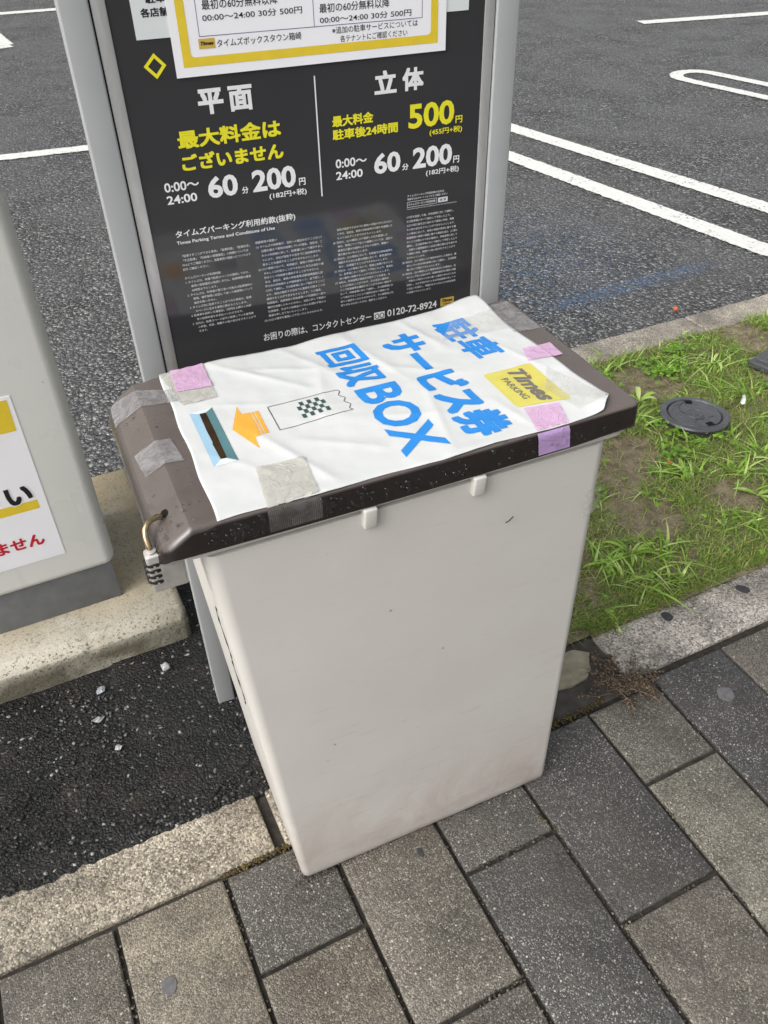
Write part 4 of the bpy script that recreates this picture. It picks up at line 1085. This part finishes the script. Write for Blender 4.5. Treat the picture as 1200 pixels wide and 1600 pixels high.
# dried weed at the kerb corner ---------------------------------------------------
rnd = random.Random(11); parts = []
def twig(p, a, l, r, curl, rise):
    P = [Vector(p)]; d = Vector((math.cos(a), math.sin(a), rise))
    n = 7
    for i in range(n):
        d = d + Vector((rnd.gauss(0, curl), rnd.gauss(0, curl), rnd.gauss(-.07, .08))); d.normalize()
        q = P[-1] + d * l / n; q.z = max(.004, q.z); P.append(q)
    return P
root = Vector((.955, .846, .008))
for q in range(30):
    a = rnd.choice((rnd.gauss(-.15, .45), rnd.gauss(-1.0, .5), rnd.uniform(0, 6.28))); P = twig(root + Vector((rnd.gauss(0, .012), rnd.gauss(0, .012), 0)), a, rnd.uniform(.03, .095), .001, .16, .3); parts.append(tube(P, rnd.uniform(.0008, .0016), 4, .4))
    for s in range(rnd.randint(3, 8)):
        b = P[rnd.randint(2, len(P) - 1)]; Q = twig(b, a + rnd.gauss(0, 1.1), rnd.uniform(.012, .035), .0006, .25, .2); parts.append(tube(Q, rnd.uniform(.0005, .001), 3, .4))
        for _ in range(5): parts.append(blob(b + Vector((rnd.gauss(0, .007), rnd.gauss(0, .007), rnd.gauss(.002, .003))), rnd.uniform(.001, .0034), (1, 1, .6), s, .6, 1))
v_, f_ = join(parts); tag(obj('dried_weed', v_, f_, M['dry'], smooth=True), 'tangled brown dried weed lying at the corner of the right kerb', 'weed')

# grass ---------------------------------------------------------------------------
SOIL = [(1.84, 1.82, .15), (1.50, 1.54, .12), (1.36, 1.29, .13), (1.66, 1.22, .10), (2.36, 1.9, .12), (1.30, 1.52, .10), (1.42, 1.43, .09), (2.0, 1.25, .1), (1.20, 1.40, .08)]
def bare(x, y):
    m = 0
    for a, b, r in SOIL: m = max(m, 1 - math.hypot((x - a) * .9, y - b) / r)
    m += .30 * noise.noise(Vector((x * 6, y * 6, 7))) + .2 * noise.noise(Vector((x * 17, y * 17, 7)))
    return m
def blade(p, a, h, w, lean, seg=4, twist=0.0):
    d = Vector((math.cos(a), math.sin(a), 0)); s = Vector((-math.sin(a + twist), math.cos(a + twist), 0)); V, F = [], []
    for i in range(seg + 1):
        t = i / seg; c = Vector(p) + d * (lean * h * t * t) + Vector((0, 0, h * (t - .55 * min(1.3, lean) * t * t * .9)))
        ww = w * (1 - t ** 1.7) if t > .15 else w * (.7 + 2 * t); ww = max(ww, w * .04)
        V += [c - s * ww / 2, c + s * ww / 2]
    for i in range(seg): F.append((2 * i, 2 * i + 1, 2 * i + 3, 2 * i + 2))
    return V, F
rnd = random.Random(5)
def rpos(): return rnd.uniform(.80, 2.85), rnd.uniform(.985, 2.0)
turf, broad, straw, clover = [], [], [], []
hid = lambda x, y: math.hypot(x - 1.806, y - 1.562) < .094 or (2.2 < x < 2.6 and 1.45 < y < 1.745 + (x - 2.2) * .27)
n = 0
while n < 34000:
    x, y = rpos()
    if x > 2.5 and rnd.random() < .5: continue
    b = bare(x, y)
    if (b > .22 and rnd.random() < .93) or hid(x, y) or (x < .985 and y < 1.012 + .02 * noise.noise(Vector((x * 20, 0, 0)))): continue
    n += 1; dn = noise.noise(Vector((x * 5, y * 5, 2)))
    if dn < -.25 and rnd.random() < .35: continue
    turf.append(blade((x, y, soil_z(x, y) - .002), rnd.uniform(0, 6.283), rnd.uniform(.014, .038) * (1.2 + .8 * dn), rnd.uniform(.0018, .0036), rnd.uniform(.4, 1.7), 3))
for q in range(2600):      # denser fringe along the near kerb
    x = rnd.uniform(.98, 1.75); y = .985 + abs(rnd.gauss(0, .035)) + .012 * noise.noise(Vector((x * 15, 0, 0))); turf.append(blade((x, y, .006), rnd.gauss(4.7, 1.2), rnd.uniform(.014, .034), rnd.uniform(.0014, .0030), rnd.uniform(.3, 1.3), 3))
CL = [(1.50, 1.85, 1), (1.53, 1.80, 1), (1.60, 1.90, .9), (1.74, 1.92, 1), (1.85, 1.98, 1), (2.02, 1.85, 1.2), (2.1, 1.78, 1.3), (2.0, 1.72, 1), (2.08, 1.62, 1.1), (1.95, 1.86, 1), (1.30, 1.10, 1.2), (1.22, 1.06, 1.1), (1.36, 1.14, 1), (1.16, 1.12, 1),
      (1.75, 1.28, 1.1), (1.85, 1.34, 1), (1.80, 1.22, 1), (1.62, 1.36, 1.1), (1.55, 1.38, 1), (1.70, 1.45, .8), (1.45, 1.33, .9), (1.62, 1.10, 1.0), (1.72, 1.12, 1), (1.9, 1.18, 1.2), (2.0, 1.32, 1.1), (1.66, 1.62, .9), (1.60, 1.70, 1), (2.25, 1.55, 1.2), (2.2, 1.42, 1)]
def clump(x, y, s, k, st):
    for q in range(k):
        a = rnd.uniform(0, 6.283); st.append(blade((x + rnd.gauss(0, .019 * s), y + rnd.gauss(0, .019 * s), soil_z(x, y) - .003), a, rnd.uniform(.028, .085) * s, rnd.uniform(.0050, .0100), rnd.uniform(.5, 1.9), 6, rnd.gauss(0, .35)))
for x, y, s in CL: clump(x, y, s, rnd.randint(14, 24), broad)
for q in range(430):
    x, y = rpos()
    if bare(x, y) > .10 or hid(x, y) or x < 1.0: continue
    clump(x, y, rnd.uniform(.45, .95), rnd.randint(3, 8), broad)
for q in range(1300):
    x, y = rpos()
    if hid(x, y) or x < 1.0: continue
    a = rnd.uniform(0, 6.283); l = rnd.uniform(.02, .07); z = soil_z(x, y) + rnd.uniform(.002, .012)
    P = [Vector((x + math.cos(a + .3 * t) * l * t, y + math.sin(a + .3 * t) * l * t, z + .006 * math.sin(t * 3))) for t in (0, .33, .66, 1)]
    straw.append(tube(P, rnd.uniform(.0005, .0011), 3, .5))
CLV = [(1.93, 1.83), (1.97, 1.88), (1.90, 1.88), (2.05, 1.92), (1.73, 1.50), (1.70, 1.56), (1.76, 1.46), (1.60, 1.44), (1.55, 1.85), (1.66, 1.88)]
for q in range(420):
    if q < 260: c = rnd.choice(CLV); x, y = c[0] + rnd.gauss(0, .035), c[1] + rnd.gauss(0, .03)
    else: x, y = rpos()
    if hid(x, y) or x < 1.02: continue
    z = soil_z(x, y) + rnd.uniform(.015, .038); r = rnd.uniform(.004, .0075); a0 = rnd.uniform(0, 6.28)
    V, F = [], []
    for l in range(3):
        a = a0 + l * 2.094; c = Vector((x + math.cos(a) * r * .95, y + math.sin(a) * r * .95, z)); k_ = len(V); tl = Vector((rnd.gauss(0, .2), rnd.gauss(0, .2), 1)).normalized(); e1 = Vector((math.cos(a), math.sin(a), -.15)); e2 = tl.cross(e1)
        V += [c - e1 * r, c - e1 * r * .2 + e2 * r * .85, c + e1 * r * .7 + e2 * r * .6, c + e1 * r * .55, c + e1 * r * .7 - e2 * r * .6, c - e1 * r * .2 - e2 * r * .85]; F.append(tuple(range(k_, k_ + 6)))
    clover.append((V, F))
def stuff(name, parts, mat):
    v, f = join(parts); o = obj(name, v, f, mat, kind='stuff', smooth=True); return o
stuff('turf_grass', turf, M['turf']); stuff('coarse_grass', broad, M['blade']); stuff('dead_straw', straw, M['straw']); stuff('clover', clover, M['clover'])
# broad-leaved weeds
def leafy(name, x, y, n_, L, wd, label, lift=.6):
    V, F = [], []; parts = []
    for q in range(n_):
        a = 6.283 * q / n_ + rnd.gauss(0, .6); l = L * rnd.uniform(.45, 1.2); d = Vector((math.cos(a), math.sin(a), 0)); s = Vector((-d.y, d.x, 0)); rise = rnd.uniform(.5, 1.1) * lift
        V, F = [], []
        for i in range(8):
            t = i / 7; c = d * l * t * (1 - .15 * t) + Vector((0, 0, l * rise * (t - .75 * t * t))); w = wd * rnd.uniform(.95, 1.05) * (math.sin(PI * min(1, t * .93 + .06)) ** .8) * l / L
            V += [c - s * w + Vector((0, 0, w * .35)), c, c + s * w + Vector((0, 0, w * .35))]
        for i in range(7):
            k_ = i * 3; F += [(k_, k_ + 1, k_ + 4, k_ + 3), (k_ + 1, k_ + 2, k_ + 5, k_ + 4)]
        parts.append((V, F))
    v, f = join(parts); o = obj(name, v, f, M['blade'], smooth=True); o.location = (x, y, soil_z(x, y)); return tag(o, label, 'weed')
leafy('weed', 1.735, 1.735, 9, .07, .008, 'bright green broad-leaved weed growing behind the round valve cover', 1.1)
leafy('weed', 1.605, 1.375, 8, .07, .005, 'narrow-leaved green weed growing below the round valve cover', .9)
leafy('weed', 1.245, 1.165, 10, .08, .005, 'leafy green weed growing beside the right side of the bin', 1.1)
leafy('weed', 1.72, 1.20, 10, .07, .006, 'low spreading weed nearest the kerb at the right edge', .7)
leafy('weed', 2.10, 1.80, 9, .10, .006, 'tall arching weed beside the rectangular box cover', 1.2)
# a rust-red leaf, a scrap of white film
V = [(-.012, 0, .004), (0, -.008, .002), (.016, 0, .008), (0, .008, .006), (0, 0, .010)]
o = obj('fallen_leaf', V, [(0, 1, 4), (1, 2, 4), (2, 3, 4), (3, 0, 4)], M['rust_leaf'], smooth=True); o.location = (1.573, 1.405, .03); o.rotation_euler = (.3, .2, .9); tag(o, 'curled rust-orange fallen leaf lying in the grass', 'leaf')
V, F = [], []
for i in range(8):
    for j in range(4): V.append((.05 * i / 7, .014 * (j / 3 - .5) * (1 - .5 * i / 7), .006 * math.sin(i * .7) + .006 * (j / 3 - .5) ** 2 * 4))
for i in range(7):
    for j in range(3): a = i * 4 + j; F.append((a, a + 4, a + 5, a + 1))
o = obj('film_scrap', V, F, plain('white_film', (.75, .76, .74), .25), smooth=True); o.location = (1.985, 1.545, .035); o.rotation_euler = (.2, -.2, .7); tag(o, 'crumpled scrap of white film in the grass right of the valve cover', 'litter')
# moss in the joints
parts = []
def moss(a, b, n_, w):
    for q in range(n_):
        t = rnd.random(); x = a[0] + (b[0] - a[0]) * t; y = a[1] + (b[1] - a[1]) * t + rnd.gauss(0, w); parts.append(blob((x, y, .001), rnd.uniform(.0012, .0034), (1, 1, .6), q, .5, 1))
moss((.03, .812), (.165, .814), 150, .004); moss((.66, .812), (.90, .823), 230, .005); moss((.62, .66), (.634, .62), 20, .003); moss((-.1, 1.398), (.10, 1.398), 200, .008)
stuff('joint_moss', parts, M['moss'])
parts = []
for q in range(2600):
    ci = rnd.randint(i0 - 2, i0 + 11); x = xs[ci] if ci < len(xs) else 1.6
    if rnd.random() < .6: p = (x + rnd.gauss(0, .0028), rnd.uniform(-.1, .81))
    else:
        cut = .6185 if (ci - i0) % 2 == 1 else .421; p = (rnd.uniform(x, x + .199), cut - .3995 * rnd.choice((0, 0, 1)) + rnd.gauss(0, .0028))
    if noise.noise(Vector((p[0] * 9, p[1] * 9, 3))) < -.05: continue
    parts.append(blob((p[0], p[1], -.004 + rnd.uniform(0, .0035)), rnd.uniform(.0010, .0030), (1, 1, .7), q, .5, 1))
for q in range(260): parts.append(blob((rnd.uniform(.13, .66), .738 + rnd.gauss(0, .005), 0), rnd.uniform(.0006, .002), (1, 1, .6), q, .5, 1))
v_, f_ = join(parts); k = NT('joint_grit'); k.set(Base_Color=k.ramp(k.island(), (0, (.022, .019, .015)), (.7, (.065, .055, .042)), (1, (.19, .165, .125))), Roughness=.8)
obj('joint_grit', v_, f_, k.m, kind='stuff')
